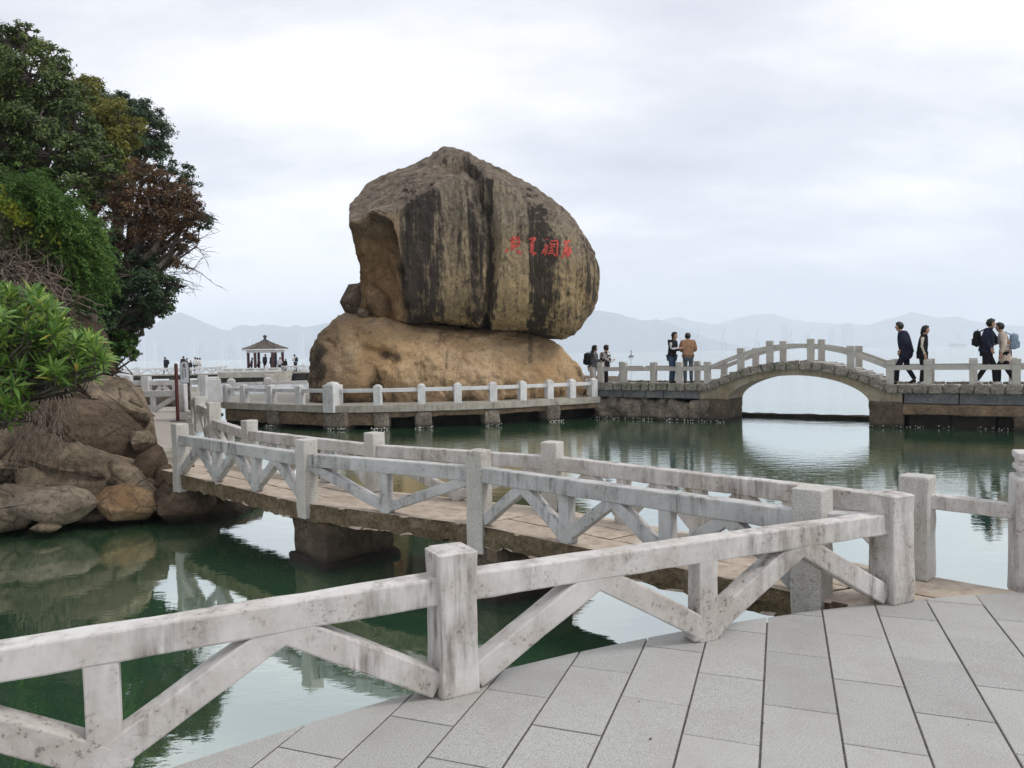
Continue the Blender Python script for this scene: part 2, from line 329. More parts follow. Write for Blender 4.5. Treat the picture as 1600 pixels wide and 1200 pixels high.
def beam(p0, p1, w, h, r=0.008, seg=None, amp=0.0, freq=6, seed=0, up=(0, 0, 1)):
    L = (Vector(p1) - Vector(p0)).length; seg = seg or max(1, int(L / 0.12))
    V, Q = rbox((L, w, h), r, (seg, 1, 1), amp, freq, seed); return xf(V, beam_mat(p0, p1, up)), Q
def tube(path, radii, sides=8, cap=True):
    P = np.asarray(path, float); n = len(P); R = np.broadcast_to(np.asarray(radii, float), (n,))
    t = np.gradient(P, axis=0); t /= np.maximum(np.linalg.norm(t, axis=1, keepdims=True), 1e-9)
    ref = np.array([0, 0, 1.0]) if abs(t[0, 2]) < 0.9 else np.array([1.0, 0, 0])
    V = []
    for i in range(n):
        a = np.cross(ref, t[i]); a /= max(np.linalg.norm(a), 1e-9); b = np.cross(t[i], a); ref = b if abs(np.dot(b, t[i])) < 0.5 else ref
        th = np.arange(sides) * 2 * math.pi / sides
        V.append(P[i] + R[i] * (np.cos(th)[:, None] * a + np.sin(th)[:, None] * b))
        ref = b
    V = np.concatenate(V); Q = []
    for i in range(n - 1):
        for k in range(sides):
            k2 = (k + 1) % sides; Q.append((i * sides + k, i * sides + k2, (i + 1) * sides + k2, (i + 1) * sides + k))
    T = []
    if cap:
        V = np.concatenate([V, P[:1], P[-1:]]); c0, c1 = n * sides, n * sides + 1
        for k in range(sides):
            k2 = (k + 1) % sides; T.append((c0, k2, k)); T.append((c1, (n - 1) * sides + k, (n - 1) * sides + k2))
    return V, np.array(Q), np.array(T) if T else None
def prism(poly, z0, z1):
    n = len(poly); V = [(x, y, z0) for x, y in poly] + [(x, y, z1) for x, y in poly]; return V, n

# ---------------------------------------------------------------- scene tree
def props(o, label=None, cat=None, group=None, kind=None):
    if label: o['label'] = label
    if cat: o['category'] = cat
    if group: o['group'] = group
    if kind: o['kind'] = kind
    return o
def thing(name, loc, label, cat, group=None, kind=None):
    o = bpy.data.objects.new(name, None); o.empty_display_size = 0.2; COL.objects.link(o); o.location = Vector(loc)
    return props(o, label, cat, group, kind)
def wloc(p):
    v = Vector((0, 0, 0))
    while p is not None: v += p.location; p = p.parent
    return v
def obj(name, me, mat, parent=None, loc=None, rot=None, **k):
    """world-coordinate mesh (or a mesh placed at world loc) as a child of parent"""
    if isinstance(me, MB): me = me.mesh(name, k.pop('smooth', False))
    elif isinstance(me, tuple): me = MB().add(*me).mesh(name, k.pop('smooth', False))
    else: k.pop('smooth', None)
    if mat is not None and not me.materials: me.materials.append(M[mat] if isinstance(mat, str) else mat)
    o = bpy.data.objects.new(name, me); COL.objects.link(o)
    base = Vector(loc) if loc is not None else Vector((0, 0, 0))
    if parent is not None: o.parent = parent; o.location = base - wloc(parent)
    else: o.location = base
    if rot is not None: o.rotation_euler = rot
    return props(o, **k)
# ================================================================ SETTING: water, plaza, walkway, terrace
def grid_sheet(xs, ys, z):
    nx, ny = len(xs), len(ys); V = [(x, y, z) for y in ys for x in xs]
    Q = [(j * nx + i, j * nx + i + 1, (j + 1) * nx + i + 1, (j + 1) * nx + i) for j in range(ny - 1) for i in range(nx - 1)]
    return V, Q
wx = [-7850, -2000, -500, -100, -30, 0, 30, 100, 500, 2000, 7850]; wy = [-25, 0, 10, 20, 30, 60, 150, 500, 1500, 4000, 7950]
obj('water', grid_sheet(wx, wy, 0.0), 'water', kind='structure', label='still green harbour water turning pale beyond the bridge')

# ---- plaza of granite stones with a curved rim
PC, PR = Vector((4.255, -4.345)), 9.10
th = [2 * math.pi * k / 128 for k in range(128)]
V = []; Q = []; T = []
for z in (-0.8, 0.6945):
    V += [(PC.x + (PR - 0.03) * math.cos(a), PC.y + (PR - 0.03) * math.sin(a), z) for a in th]
V.append((PC.x, PC.y, 0.6945))
for k in range(128):
    k2 = (k + 1) % 128; Q.append((k, k2, 128 + k2, 128 + k)); T.append((256, 128 + k, 128 + k2))
plaza = obj('plaza', MB().add(V, Q, T), 'joint', kind='structure', label='curved plaza of grey granite stones at the water')
ang = rad(20.05); UD = Vector((math.sin(ang), math.cos(ang))); ND = Vector((math.cos(ang), -math.sin(ang)))
def clip_circle(poly, c, r):
    segs = 240
    for k in range(segs):
        a = 2 * math.pi * (k + 0.5) / segs; nx, ny = math.cos(a), math.sin(a); lim = nx * c.x + ny * c.y + r
        if all(nx * p[0] + ny * p[1] <= lim for p in poly): continue
        out = []
        for i in range(len(poly)):
            p, q = poly[i], poly[(i + 1) % len(poly)]; dp, dq = nx * p[0] + ny * p[1] - lim, nx * q[0] + ny * q[1] - lim
            if dp <= 0: out.append(p)
            if dp * dq < 0:
                t = dp / (dp - dq); out.append((p[0] + (q[0] - p[0]) * t, p[1] + (q[1] - p[1]) * t))
        poly = out
        if len(poly) < 3: return None
    return poly
def slab_poly(poly, z0, z1, ch=0.004):
    n = len(poly); cx = sum(p[0] for p in poly) / n; cy = sum(p[1] for p in poly) / n
    ins = [(p[0] + (cx - p[0]) * ch / max(0.05, math.hypot(p[0] - cx, p[1] - cy)) * 1.3, p[1] + (cy - p[1]) * ch / max(0.05, math.hypot(p[0] - cx, p[1] - cy)) * 1.3) for p in poly]
    me = bpy.data.meshes.new('paving_stone')
    me.from_pydata([(x, y, z0) for x, y in poly] + [(x, y, z1 - ch * 0.6) for x, y in poly] + [(x, y, z1) for x, y in ins], [],
                   [list(range(2 * n, 3 * n))] + [(i, (i + 1) % n, n + (i + 1) % n, n + i) for i in range(n)] + [(n + i, n + (i + 1) % n, 2 * n + (i + 1) % n, 2 * n + i) for i in range(n)])
    me.update(); return me
PW, PLN = 0.3125, 0.628
for k in range(-10, 22):
    n0 = -0.084 + k * PW
    for j in range(-6, 4):
        u0 = 4.091 + 0.375 * k + j * PLN
        while u0 > 5.4: u0 -= PLN * 10
        if u0 < (0.7 if k < 8 else 2.0): continue
        g1, g2 = 0.0045, 0.0031
        quad = [(n0 + g1, u0 + g2), (n0 + PW - g1, u0 + g2), (n0 + PW - g1, u0 + PLN - g2), (n0 + g1, u0 + PLN - g2)]
        pl = [tuple(ND * a + UD * b) for a, b in quad]
        pl = clip_circle(pl, PC, PR + 0.03)
        if not pl: continue
        pl = [p for i, p in enumerate(pl) if math.hypot(p[0] - pl[i - 1][0], p[1] - pl[i - 1][1]) > 0.004]
        ar = sum(pl[i - 1][0] * pl[i][1] - pl[i][0] * pl[i - 1][1] for i in range(len(pl))) / 2
        if len(pl) < 3 or abs(ar) < 0.004: continue
        if ar < 0: pl = pl[::-1]
        obj('paving_stone', slab_poly(pl, 0.660, 0.700 + random.uniform(-0.0015, 0.0015)), 'tile', plaza)

# ---- railings
def post_mesh(x, y, z0, z1, w, rot, style, seed, detail):
    n = max(1, int((z1 - z0) / 0.10)) if detail else 1
    V, Q = rbox((w, w, z1 - z0), w * (0.06 if detail else 0.05), (3 if detail else 1, 3 if detail else 1, n), 0.006 * detail, 7, seed)
    V = np.array(V); top = (z1 - z0) / 2
    if style == 'peak':                       # shallow pyramid top
        m = V[:, 2] > top - w * 0.03; V[m, :2] *= 0.93; d = np.maximum(abs(V[:, 0]), abs(V[:, 1])) / (w / 2); V[m, 2] -= np.clip(d[m], 0, 1) * w * 0.07 - w * 0.03
    if style == 'dome':
        V2, Q2 = rbox((w * 0.98, w * 0.98, w * 0.44), w * 0.2, (2, 2, 1)); V2[:, 2] += top
        m = V2[:, 2] > top; rr = np.hypot(V2[:, 0], V2[:, 1]) / (w * 0.7); V2[m, 2] -= (rr[m] ** 2) * w * 0.20; V2[m, :2] *= 0.86
        Q = np.concatenate([Q, Q2 + len(V)]); V = np.concatenate([V, V2])
    c, s = math.cos(rot), math.sin(rot)
    V = np.stack([V[:, 0] * c - V[:, 1] * s + x, V[:, 0] * s + V[:, 1] * c + y, V[:, 2] + (z0 + z1) / 2], 1)
    return V, Q
def railing(name, posts, spans, label, mats, deck, group=None, rail=(0.115, 0.14), rz=0.555, brace=(0.10, 0.10), detail=1, pw=0.18, cat='railing', cap=None):
    """posts: (x, y, zbase, ztop, style, rot|None); spans: (i, j, type, feet).  deck: height the feet stand on; rz: rail top above deck"""
    pm, rm = mats
    root = thing(name, (posts[0][0], posts[0][1], deck), label, cat, group)
    dirs = [math.atan2(posts[j][1] - posts[i][1], posts[j][0] - posts[i][0]) for i, j, *_ in spans]
    for k, p in enumerate(posts):
        near = [d for d, sp in zip(dirs, spans) if k in sp[:2]]
        rot = p[5] if len(p) > 5 and p[5] is not None else (near[0] if near else 0)
        w = p[6] if len(p) > 6 else pw
        obj('post', post_mesh(p[0], p[1], p[2], p[3], w, rot, p[4], k + len(name), detail), pm if len(p) < 8 else p[7], root)
    for (i, j, typ, feet), d in zip(spans, dirs):
        a, b = Vector(posts[i][:2]), Vector(posts[j][:2]); L = (b - a).length; e = (b - a) / L
        w0 = (posts[i][6] if len(posts[i]) > 6 else pw) / 2; w1 = (posts[j][6] if len(posts[j]) > 6 else pw) / 2
        zr1 = deck + rz; zr0 = zr1 - rail[1]
        da, db = w0 - 0.03, L - w1 + 0.03
        P = lambda t, z: Vector((a.x + e.x * t, a.y + e.y * t, z))
        obj('rail', beam(P(da, (zr0 + zr1) / 2), P(db, (zr0 + zr1) / 2), rail[0], rail[1], 0.010, None if detail else 1, 0.004 * detail, 5, i + 3), rm, root)
        if typ == 'bar': continue
        bw, bh = brace; zf = deck + bh * 0.45; zt = zr0 + bh * 0.10
        if typ == 'W':       # leg up from each post foot, apexes, feet with uprights between
            st = (L - w0 - w1) / (2 * feet + 2); ts = [w0 + st * q for q in range(2 * feet + 3)]
            for q in range(len(ts) - 1):
                zA, zB = (zf, zt) if q % 2 == 0 else (zt, zf)
                obj('brace', beam(P(ts[q], zA), P(ts[q + 1], zB), bw * 0.97, bh, 0.009, None if detail else 1, 0.003 * detail, 6, q), rm, root)
            fs = [ts[q] for q in range(2, len(ts) - 1, 2)]
        else:                # V: from the top of each post down to feet
            st = (L - w0 - w1) / (2 * feet); ts = [w0 + st * q for q in range(2 * feet + 1)]
            for q in range(len(ts) - 1):
                zA, zB = (zt, zf) if q % 2 == 0 else (zf, zt)
                obj('brace', beam(P(ts[q], zA), P(ts[q + 1], zB), bw * 0.97, bh, 0.009, None if detail else 1, 0.003 * detail, 6, q), rm, root)
            fs = [ts[q] for q in range(1, len(ts) - 1, 2)]
        for f in fs:
            V, Q = rbox((bw * 1.08, bw * 0.99, zr0 - deck + 0.02), 0.008, (1, 1, 4 if detail else 1), 0.003 * detail, 6, int(f * 10))
            obj('upright', (xf(V, Matrix.Translation(P(f, (zr0 + deck) / 2 + 0.005)) @ Matrix.Rotation(d, 4, 'Z')), Q), rm, root)
            V, Q = rbox((bw * 1.75, bw * 1.0, 0.07), 0.02, (2, 1, 1), 0.004 * detail, 8, int(f * 10))
            obj('foot_block', (xf(V, Matrix.Translation(P(f, deck + 0.036)) @ Matrix.Rotation(d, 4, 'Z')), Q), rm, root)
    return root
Z0 = 0.70
A1, A2 = (-0.305, 3.485), (2.385, 4.635)
A0 = (-2.93, 2.18)
railing('plaza_railing', [(*A0, Z0, 1.385, 'peak'), (*A1, Z0, 1.385, 'peak'), (*A2, Z0, 1.385, 'peak')], [(0, 1, 'W', 1), (1, 2, 'W', 1)],
        'nearest white trussed concrete railing along the curved plaza rim', ('white', 'white'), Z0, 'white concrete railings', rz=0.565, rail=(0.12, 0.128), brace=(0.115, 0.122), pw=0.19)
F1, F2, F3, F4 = (-4.72, 10.45), (-2.29, 8.15), (-0.33, 6.95), (1.94, 4.78)
F0 = (-5.93, 11.95)
hang = Z0 - 0.27
railing('walkway_railing', [(*F1, hang, 1.40, 'flat'), (*F2, hang + .1, 1.40, 'flat'), (*F3, hang, 1.40, 'flat'), (*F4, hang - .1, 1.40, 'flat', None, 0.2), (*A2, 0.9, 1.2, 'flat', None, 0.08, 'grey_white')],
        [(0, 1, 'W', 2), (1, 2, 'V', 1), (2, 3, 'W', 2), (3, 4, 'bar', 0)],
        'grey stained trussed railing on the near side of the zigzag walkway, granite posts', ('granite_post', 'grey_white'), Z0, 'white concrete railings', rz=0.545)
G2, G3, G4, B1 = (-3.86, 10.80), (-1.65, 8.76), (0.40, 7.50), (2.80, 5.10)
Cp = (3.425, 4.81)
railing('walkway_railing', [(*G2, Z0, 1.40, 'flat'), (*G3, Z0, 1.40, 'flat'), (*G4, Z0, 1.40, 'flat'), (*B1, Z0, 1.41, 'flat', None, 0.19, 'rough_white'), (-5.2, 12.85, 0.85, 1.55, 'flat', None, 0.2)],
        [(0, 1, 'W', 2), (1, 2, 'V', 1), (2, 3, 'W', 3), (4, 0, 'V', 1)],
        'white trussed railing on the far side of the zigzag walkway', ('granite_post', 'white'), Z0, 'white concrete railings', rz=0.555)
# end post with moulded cap and its low bar
root = thing('end_post', (*Cp, Z0), 'thick white end post with stepped moulded cap at the right plaza rim', 'post')
obj('shaft', post_mesh(*Cp, Z0 - 0.06, 1.44, 0.27, rad(-25), 'flat', 5, 1), 'white', root)
for k, (w, z, h) in enumerate([(0.20, 1.455, 0.05), (0.235, 1.495, 0.04), (0.215, 1.53, 0.04), (0.245, 1.575, 0.05)]):
    V, Q = rbox((w, w, h), 0.012, (2, 2, 1), 0.003, 8, k); obj('cap_moulding', (xf(V, Matrix.Translation((*Cp, z)) @ Matrix.Rotation(rad(-25), 4, 'Z')), Q), 'white', root)
obj('rail', beam((B1[0] + 0.07, B1[1] - 0.02, 1.235), (Cp[0] - 0.09, Cp[1] + 0.03, 1.20), 0.10, 0.10, 0.01, None, 0.004, 5, 2), 'white', root)

# ---- zigzag walkway: long stone slabs on piers
def bil(q, u, v):
    a, b, c, d = [np.array((*p, 0.0)) if len(p) == 2 else np.array(p) for p in q]     # a-b along near edge, d-c along far edge
    return ((1 - u) * (1 - v))[:, None] * a + (u * (1 - v))[:, None] * b + (u * v)[:, None] * c + ((1 - u) * v)[:, None] * d
walk = thing('zigzag_footbridge', (-1.5, 8.2, 0.0), 'low zigzag stone walkway on squat piers between plaza and shore rocks', 'footbridge')
def out(p, q, d):
    v = Vector(p) - Vector(q); v.normalize(); return (p[0] + v.x * d, p[1] + v.y * d)
near = [(-5.55, 11.2), F1, F2, F3, F4, (2.52, 4.28)]; farp = [(-4.85, 11.95), G2, G3, G4, B1, (3.3, 4.62)]
nearE = [out(a, b, 0.06) for a, b in zip(near, farp)]; farE = [out(b, a, 0.10) for a, b in zip(near, farp)]
for i in range(5):
    q = [nearE[i], nearE[i + 1], farE[i + 1], farE[i]]
    L = (Vector(q[0]) - Vector(q[1])).length; W = (Vector(q[0]) - Vector(q[3])).length
    cuts = [0, 0.36, 0.68, 1.0] if i % 2 else [0, 0.5, 1.0]
    for a, b in zip(cuts[:-1], cuts[1:]):
        lens = [0, 1.0] if i in (0, 4) else ([0, 0.47, 1.0] if i == 2 else [0, 0.58, 1.0])
        if b < 1.0 and a > 0: lens = [0, 0.38, 1.0]
        if a == 0: lens = [0, 1.0]
        for l0, l1 in zip(lens[:-1], lens[1:]):
            LL, WW = L * (l1 - l0), W * (b - a)
            V, Q = rbox((LL - 0.008, WW - 0.010, 0.20), 0.016, (max(2, int(LL / 0.05)), max(2, int(WW / 0.10)), 4), 0.0, 1, i)
            side = (abs(V[:, 1]) > (WW - 0.03) / 2) & (abs(V[:, 2]) < 0.092)
            nn = fbm(V * np.array([7, 7, 12]) + i * 13 + a * 7, 3, 4)
            V[side, 1] += np.sign(V[side, 1]) * (nn[side] * 0.030 - 0.012)
            V[V[:, 2] < -0.08, 2] += fbm(V[V[:, 2] < -0.08] * 6 + i, 5, 3) * 0.03
            V[V[:, 2] > 0.08, 2] += fbm(V[V[:, 2] > 0.08] * 5 + i, 6, 3) * 0.003
            Wd = bil(q, l0 + (V[:, 0] / LL + 0.5) * (l1 - l0), a + (V[:, 1] / WW + 0.5) * (b - a)); Wd[:, 2] = V[:, 2] + Z0 - 0.101 - random.uniform(0, 0.006)
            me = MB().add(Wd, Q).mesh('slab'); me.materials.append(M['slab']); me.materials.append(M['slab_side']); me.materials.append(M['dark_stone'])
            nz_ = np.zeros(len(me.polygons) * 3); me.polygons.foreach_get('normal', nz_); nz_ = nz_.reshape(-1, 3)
            me.polygons.foreach_set('material_index', (np.abs(nz_[:, 2]) < 0.75).astype(np.int32) + ((nz_[:, 2] < -0.75) * 2))  # underside faces take the dark stone, shade put into their colour
            obj('slab', me, None, walk)
def pier(a, b, w, z1, seed, ext=0.08):
    a, b = Vector(out(a, b, ext)), Vector(out(b, a, ext)); L = (b - a).length; d = math.atan2(b.y - a.y, b.x - a.x); c = (a + b) / 2
    V, Q = rbox((L, w, z1 + 0.7), 0.025, (12, 8, 9), 0.022, 4.5, seed); obj('pier', (xf(V, Matrix.Translation((c.x, c.y, (z1 - 0.7) / 2)) @ Matrix.Rotation(d, 4, 'Z')), Q), 'pier', walk, smooth=True)
    V, Q = rbox((L + 0.08, w + 0.12, 0.60), 0.03, (12, 8, 5), 0.035, 4.5, seed + 1); obj('pier_footing', (xf(V, Matrix.Translation((c.x, c.y, -0.22)) @ Matrix.Rotation(d, 4, 'Z')), Q), 'dark_stone', walk, smooth=True)
pier(F2, G3, 0.75, 0.49, 1, 0.0); pier(F3, G4, 0.55, 0.49, 2, 0.02); pier((2.06, 4.66), (2.95, 4.95), 0.35, 0.49, 3, 0.0)

# ---- path along the shore and its steps
zp = 0.86
pr = [(-5.40, 12.50), (-5.80, 13.5), (-6.60, 15.2), (-7.6, 17.6), (-9.1, 20.9), (-10.6, 23.5), (-12.0, 26.5)]; pl_ = [(-6.15, 11.75), (-7.6, 12.8), (-8.9, 14.9), (-10.6, 17.4), (-13.2, 20.6), (-15, 23.5), (-16, 26.5)]
path_s = obj('path', MB().add([(*p, -0.6) for p in pr] + [(*p, zp - 0.05) for p in pr] + [(*p, -0.6) for p in pl_] + [(*p, zp - 0.05) for p in pl_],
      [q for i in range(6) for q in ((i, i + 1, 8 + i, 7 + i), (7 + i, 8 + i, 22 + i, 21 + i), (14 + i, 21 + i, 22 + i, 15 + i))] + [(0, 7, 21, 14)]), 'concrete', kind='structure', label='pale paved shore path with two steps down')
for i in range(6):
    q = [pl_[i], pr[i], pr[i + 1], pl_[i + 1]]
    nx_, ny_ = 3, 3
    for a in range(nx_):
        for b in range(ny_):
            V, Q = rbox((1, 1, 0.05), 0.006, (1, 1, 1)); sc = 0.994
            Wd = bil(q, (a + 0.5 + V[:, 0] * sc) / nx_, (b + 0.5 + V[:, 1] * sc) / ny_); Wd[:, 2] = V[:, 2] + zp - 0.024
            obj('paving_stone', (Wd, Q), 'path', path_s)
for k, (z, t) in enumerate([(zp - 0.012, 0.0), (zp - 0.085, 0.30), (Z0 + 0.004, 0.58)]):
    a = Vector((-6.05, 11.72)).lerp(Vector((-5.45, 11.05)), t); b = Vector((-5.15, 12.45)).lerp(Vector((-4.75, 11.75)), t)
    obj('step', beam((a.x, a.y, z - 0.06), (b.x, b.y, z - 0.06), 0.36, 0.12, 0.012, 4, 0.006, 6, k), 'concrete', path_s)
railing('path_railing', [(-5.2, 12.85, 0.8, 0.9, 'flat', None, 0.1), (-6.25, 14.75, zp, 1.56, 'flat'), (-7.3, 17.0, zp, 1.56, 'flat'), (-8.75, 20.3, zp, 1.56, 'flat')],
        [(0, 1, 'V', 1), (1, 2, 'V', 1), (2, 3, 'V', 2)], 'white trussed railing along the shore path, seen end on behind the red board', ('granite_post', 'white'), zp, 'white concrete railings', detail=0, pw=0.2)
p = [at(x, 620, 20.6) for x in (148, 194, 284)]
railing('path_railing', [(v.x, v.y, zp, zp + 0.78, 'flat', None, 0.24) for v in p], [(0, 1, 'V', 1), (1, 2, 'V', 1)],
        'lower white trussed railing closing the path beside the sloping rock', ('ring_white', 'ring_white'), zp, 'white concrete railings', detail=0, rz=0.6, rail=(0.13, 0.17), brace=(0.11, 0.12))
p = [at(x, 620, 25.3) for x in (140, 229.5, 318)]
railing('path_railing', [(v.x, v.y, 0.9, 1.76, 'flat', None, 0.26) for v in p], [(0, 1, 'W', 1), (1, 2, 'W', 1)],
        'upper white trussed railing behind the path end, next to the square pillar', ('ring_white', 'ring_white'), 0.9, 'white concrete railings', detail=0, rz=0.72, rail=(0.13, 0.17), brace=(0.12, 0.13))

# ---- terrace that carries the great rock
ZT = 0.75
ring = [(-10.3, 26.4), (-8.05, 24.75), (-5.57, 23.3), (-4.14, 23.2), (-2.8, 23.35), (-0.64, 23.8), (1.42, 24.85), (3.0, 25.75)]
back = [(4.3, 27.6), (4.2, 34), (-9, 35), (-13, 31)]
poly = ring + back; n = len(poly)
me = bpy.data.meshes.new('terrace')
me.from_pydata([(x, y, ZT - 0.22) for x, y in poly] + [(x, y, ZT) for x, y in poly], [], [list(range(n - 1, -1, -1)), list(range(n, 2 * n))] + [(i, (i + 1) % n, n + (i + 1) % n, n + i) for i in range(n)]); me.update()
terr = obj('terrace', me, 'concrete', kind='structure', label='low concrete terrace round the foot of the great rock')
cx, cy = -4, 29
def inset(p, d): v = Vector((cx, cy)) - Vector(p); v.normalize(); return (p[0] + v.x * d, p[1] + v.y * d)
rin = [inset(p, 1.1) for p in poly]
me = bpy.data.meshes.new('void_wall')
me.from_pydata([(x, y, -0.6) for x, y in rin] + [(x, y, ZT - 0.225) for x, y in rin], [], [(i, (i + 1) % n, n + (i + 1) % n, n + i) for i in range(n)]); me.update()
obj('void_wall', me, 'dark_stone', terr)  # recessed wall, dark colour stands in for the shaded void beneath
for i in range(len(ring) - 1):
    a, b = inset(ring[i], 0.10), inset(ring[i + 1], 0.10); hh = 0.40 if i < 3 else 0.15
    obj('edge_beam', beam((*a, ZT - 0.225 - hh / 2), (*b, ZT - 0.225 - hh / 2), 0.22, hh, 0.02, 14, 0.03, 3, i), 'brown_beam', terr)
    obj('kerb_beam', beam((*inset(ring[i], -0.03), ZT - 0.085), (*inset(ring[i + 1], -0.03), ZT - 0.085), 0.16, 0.22, 0.012, 10, 0.006, 3, i), 'concrete', terr)
for k, i in enumerate([1, 2, 3, 4, 5, 6]):
    a = inset(ring[i], 0.22); w = 0.8 if i == 2 else 0.5
    V, Q = rbox((w, 0.6, 1.15), 0.04, (5, 4, 6), 0.05, 4, k); d = math.atan2(ring[i + 1][1] - ring[i - 1][1], ring[i + 1][0] - ring[i - 1][0])
    obj('pier', (xf(V, Matrix.Translation((*a, -0.05)) @ Matrix.Rotation(d, 4, 'Z')), Q), 'rubble', terr, smooth=True)
# railing of the terrace: domed posts and single bars
def on_ring(px):
    for i in range(len(ring) - 1):
        a, b = Vector(ring[i]), Vector(ring[i + 1]); d = ray(px, 600); d2 = Vector((d.x, d.y)); e = b - a
        den = d2.x * -e.y + e.x * d2.y
        t = (a.x * -e.y + e.x * a.y) / den if abs(den) > 1e-9 else -1
        s = ((d2.x * t - a.x) * e.x + (d2.y * t - a.y) * e.y) / e.length_squared
        if -0.02 <= s <= 1.02: return a + e * s
    return None
pp = []
for x in (352, 379, 421, 466, 518, 589.5, 658.5, 715.5, 771.5, 817.5, 860, 895, 929):
    q = on_ring(x)
    if q is None: q = Vector(ring[0]) if x < 600 else Vector(ring[-1])
    q = Vector(inset(q, 0.06)); pp.append((q.x, q.y, ZT - 0.20, 1.37 if x != 518 else 1.43, 'dome', None, 0.24 if x != 518 else 0.46))
railing('terrace_railing', pp, [(i, i + 1, 'bar', 0) for i in range(len(pp) - 1)], 'low white railing with domed posts curving round the great rock', ('ring_white', 'ring_white'), ZT, 'white concrete railings', detail=0, rz=0.54, rail=(0.12, 0.12))
p = [at(x, 620, y) for x, y in ((362, 31.5), (420, 32.2), (494, 33))]
railing('terrace_railing', [(v.x, v.y, ZT, 1.42, 'dome', 0.2, 0.30) for v in p], [(0, 1, 'bar', 0), (1, 2, 'bar', 0)], 'white bar railing at the back of the terrace, left of the great rock', ('ring_white', 'ring_white'), ZT, 'white concrete railings', detail=0, rz=0.54, rail=(0.12, 0.13))
v = at(331, 620, 26.3)
root = thing('square_pillar', (v.x, v.y, ZT), 'big square white pillar at the left end of the terrace railing', 'pillar')
V, Q = rbox((0.58, 0.58, 0.86), 0.03, (4, 4, 6), 0.006, 4, 3); obj('shaft', (xf(V, Matrix.Translation((v.x, v.y, ZT + 0.43)) @ Matrix.Rotation(rad(28), 4, 'Z')), Q), 'ring_white', root)
V, Q = rbox((0.50, 0.50, 0.08), 0.03, (2, 2, 1)); obj('cap', (xf(V, Matrix.Translation((v.x, v.y, ZT + 0.89)) @ Matrix.Rotation(rad(28), 4, 'Z')), Q), 'ring_white', root)
v = at(199, 620, 29); root = obj('bollard', post_mesh(v.x, v.y, ZT, 1.72, 0.36, 0.1, 'dome', 1, 0), 'ring_white'); props(root, 'white domed stub post half hidden behind the path railing', 'post')

# ================================================================ ARCHED BRIDGE
BA, BB = Vector((3.0, 25.8)), Vector((13.4, 19.35)); BE = (BB - BA).normalized(); BN = Vector((-BE.y, BE.x)); BW = 2.1
def bs(px):                                   # station along the front edge that the photograph shows at px
    d = ray(px, 570); den = d.x * -BE.y + BE.x * d.y; t = (BA.x * -BE.y + BE.x * BA.y) / den
    return (Vector((d.x * t, d.y * t)) - BA).dot(BE)
S1, S2 = bs(1108), bs(1388); SM = (S1 + S2) / 2; SH = (S2 - S1) / 2; ZB = 1.2
SP1, SP2 = bs(1134), bs(1358)
def bz(s):
    t = (s - SM) / SH
    return ZB + (0.68 * (1 - t * t) if abs(t) < 1 else 0.0)
def bp(s, w, z): q = BA + BE * s + BN * w; return Vector((q.x, q.y, z))
SEND = 17.5
bridge = thing('arched_bridge', bp(SM, BW / 2, 0), 'granite footbridge with one low arch and square railing posts', 'bridge')
def strip(ss, zt, zb, w0, w1):
    """solid between two profiles, from w0 to w1 across the bridge"""
    V = []; Q = []
    for s in ss:
        for w in (w0, w1):
            V += [bp(s, w, zt(s)), bp(s, w, zb(s))]
    for i in range(len(ss) - 1):
        a = 4 * i; b = a + 4
        Q += [(a, b, b + 1, a + 1), (a + 2, a + 3, b + 3, b + 2), (a, a + 2, b + 2, b), (a + 1, b + 1, b + 3, a + 3)]
    e = 4 * (len(ss) - 1); Q += [(0, 1, 3, 2), (e, e + 2, e + 3, e + 1)]
    return [tuple(v) for v in V], Q
ssA = np.linspace(S1, S2, 40)
obj('deck', strip(np.concatenate([[-0.6, S1 - 0.01], ssA[1:-1], [S2 + 0.01, SEND]]), lambda s: bz(s) - 0.02, lambda s: bz(s) - 0.18, 0.05, BW - 0.05), 'bridge_granite', bridge)
def soffit(s):
    t = (s - (SP1 + SP2) / 2) / ((SP2 - SP1) / 2); return 0.72 + 0.78 * max(0.0, 1 - abs(t) ** 2.0) ** 0.62 if abs(t) < 1 else 0.72
ssB = np.concatenate([np.linspace(SP1, SP1 + 0.3, 8)[:-1], np.linspace(SP1 + 0.3, SP2 - 0.3, 30), np.linspace(SP2 - 0.3, SP2, 8)[1:]])
obj('arch', strip(ssB, lambda s: bz(s) - 0.19, soffit, 0.07, BW - 0.07), 'plaster', bridge)
def pblock(s0, s1, z0, z1, mat, w0=0.02, w1=None, name='pier', seed=0, amp=0.03):
    w1 = BW - 0.02 if w1 is None else w1
    V, Q = rbox((s1 - s0, w1 - w0, z1 - z0), 0.03, (max(2, int((s1 - s0) / 0.15)), 6, max(2, int((z1 - z0) / 0.12))), amp, 3.5, seed)
    m = beam_mat(bp(s0, (w0 + w1) / 2, (z0 + z1) / 2), bp(s1, (w0 + w1) / 2, (z0 + z1) / 2)); return obj(name, (xf(V, m), Q), mat, bridge, smooth=amp > 0.02)
SL, SR = bs(1092), bs(1412)
pblock(SL, SP1, -0.6, 0.74, 'pier', seed=1); pblock(SP2, SR, -0.6, 0.74, 'pier', seed=2)
obj('spandrel', strip(np.linspace(S1 - 0.35, SP1 + 0.02, 8), lambda s: bz(max(s, S1)) - 0.19, lambda s: 0.73, 0.09, BW - 0.09), 'plaster', bridge)
obj('spandrel', strip(np.linspace(SP2 - 0.02, S2 + 0.35, 8), lambda s: bz(min(s, S2)) - 0.19, lambda s: 0.73, 0.09, BW - 0.09), 'plaster', bridge)
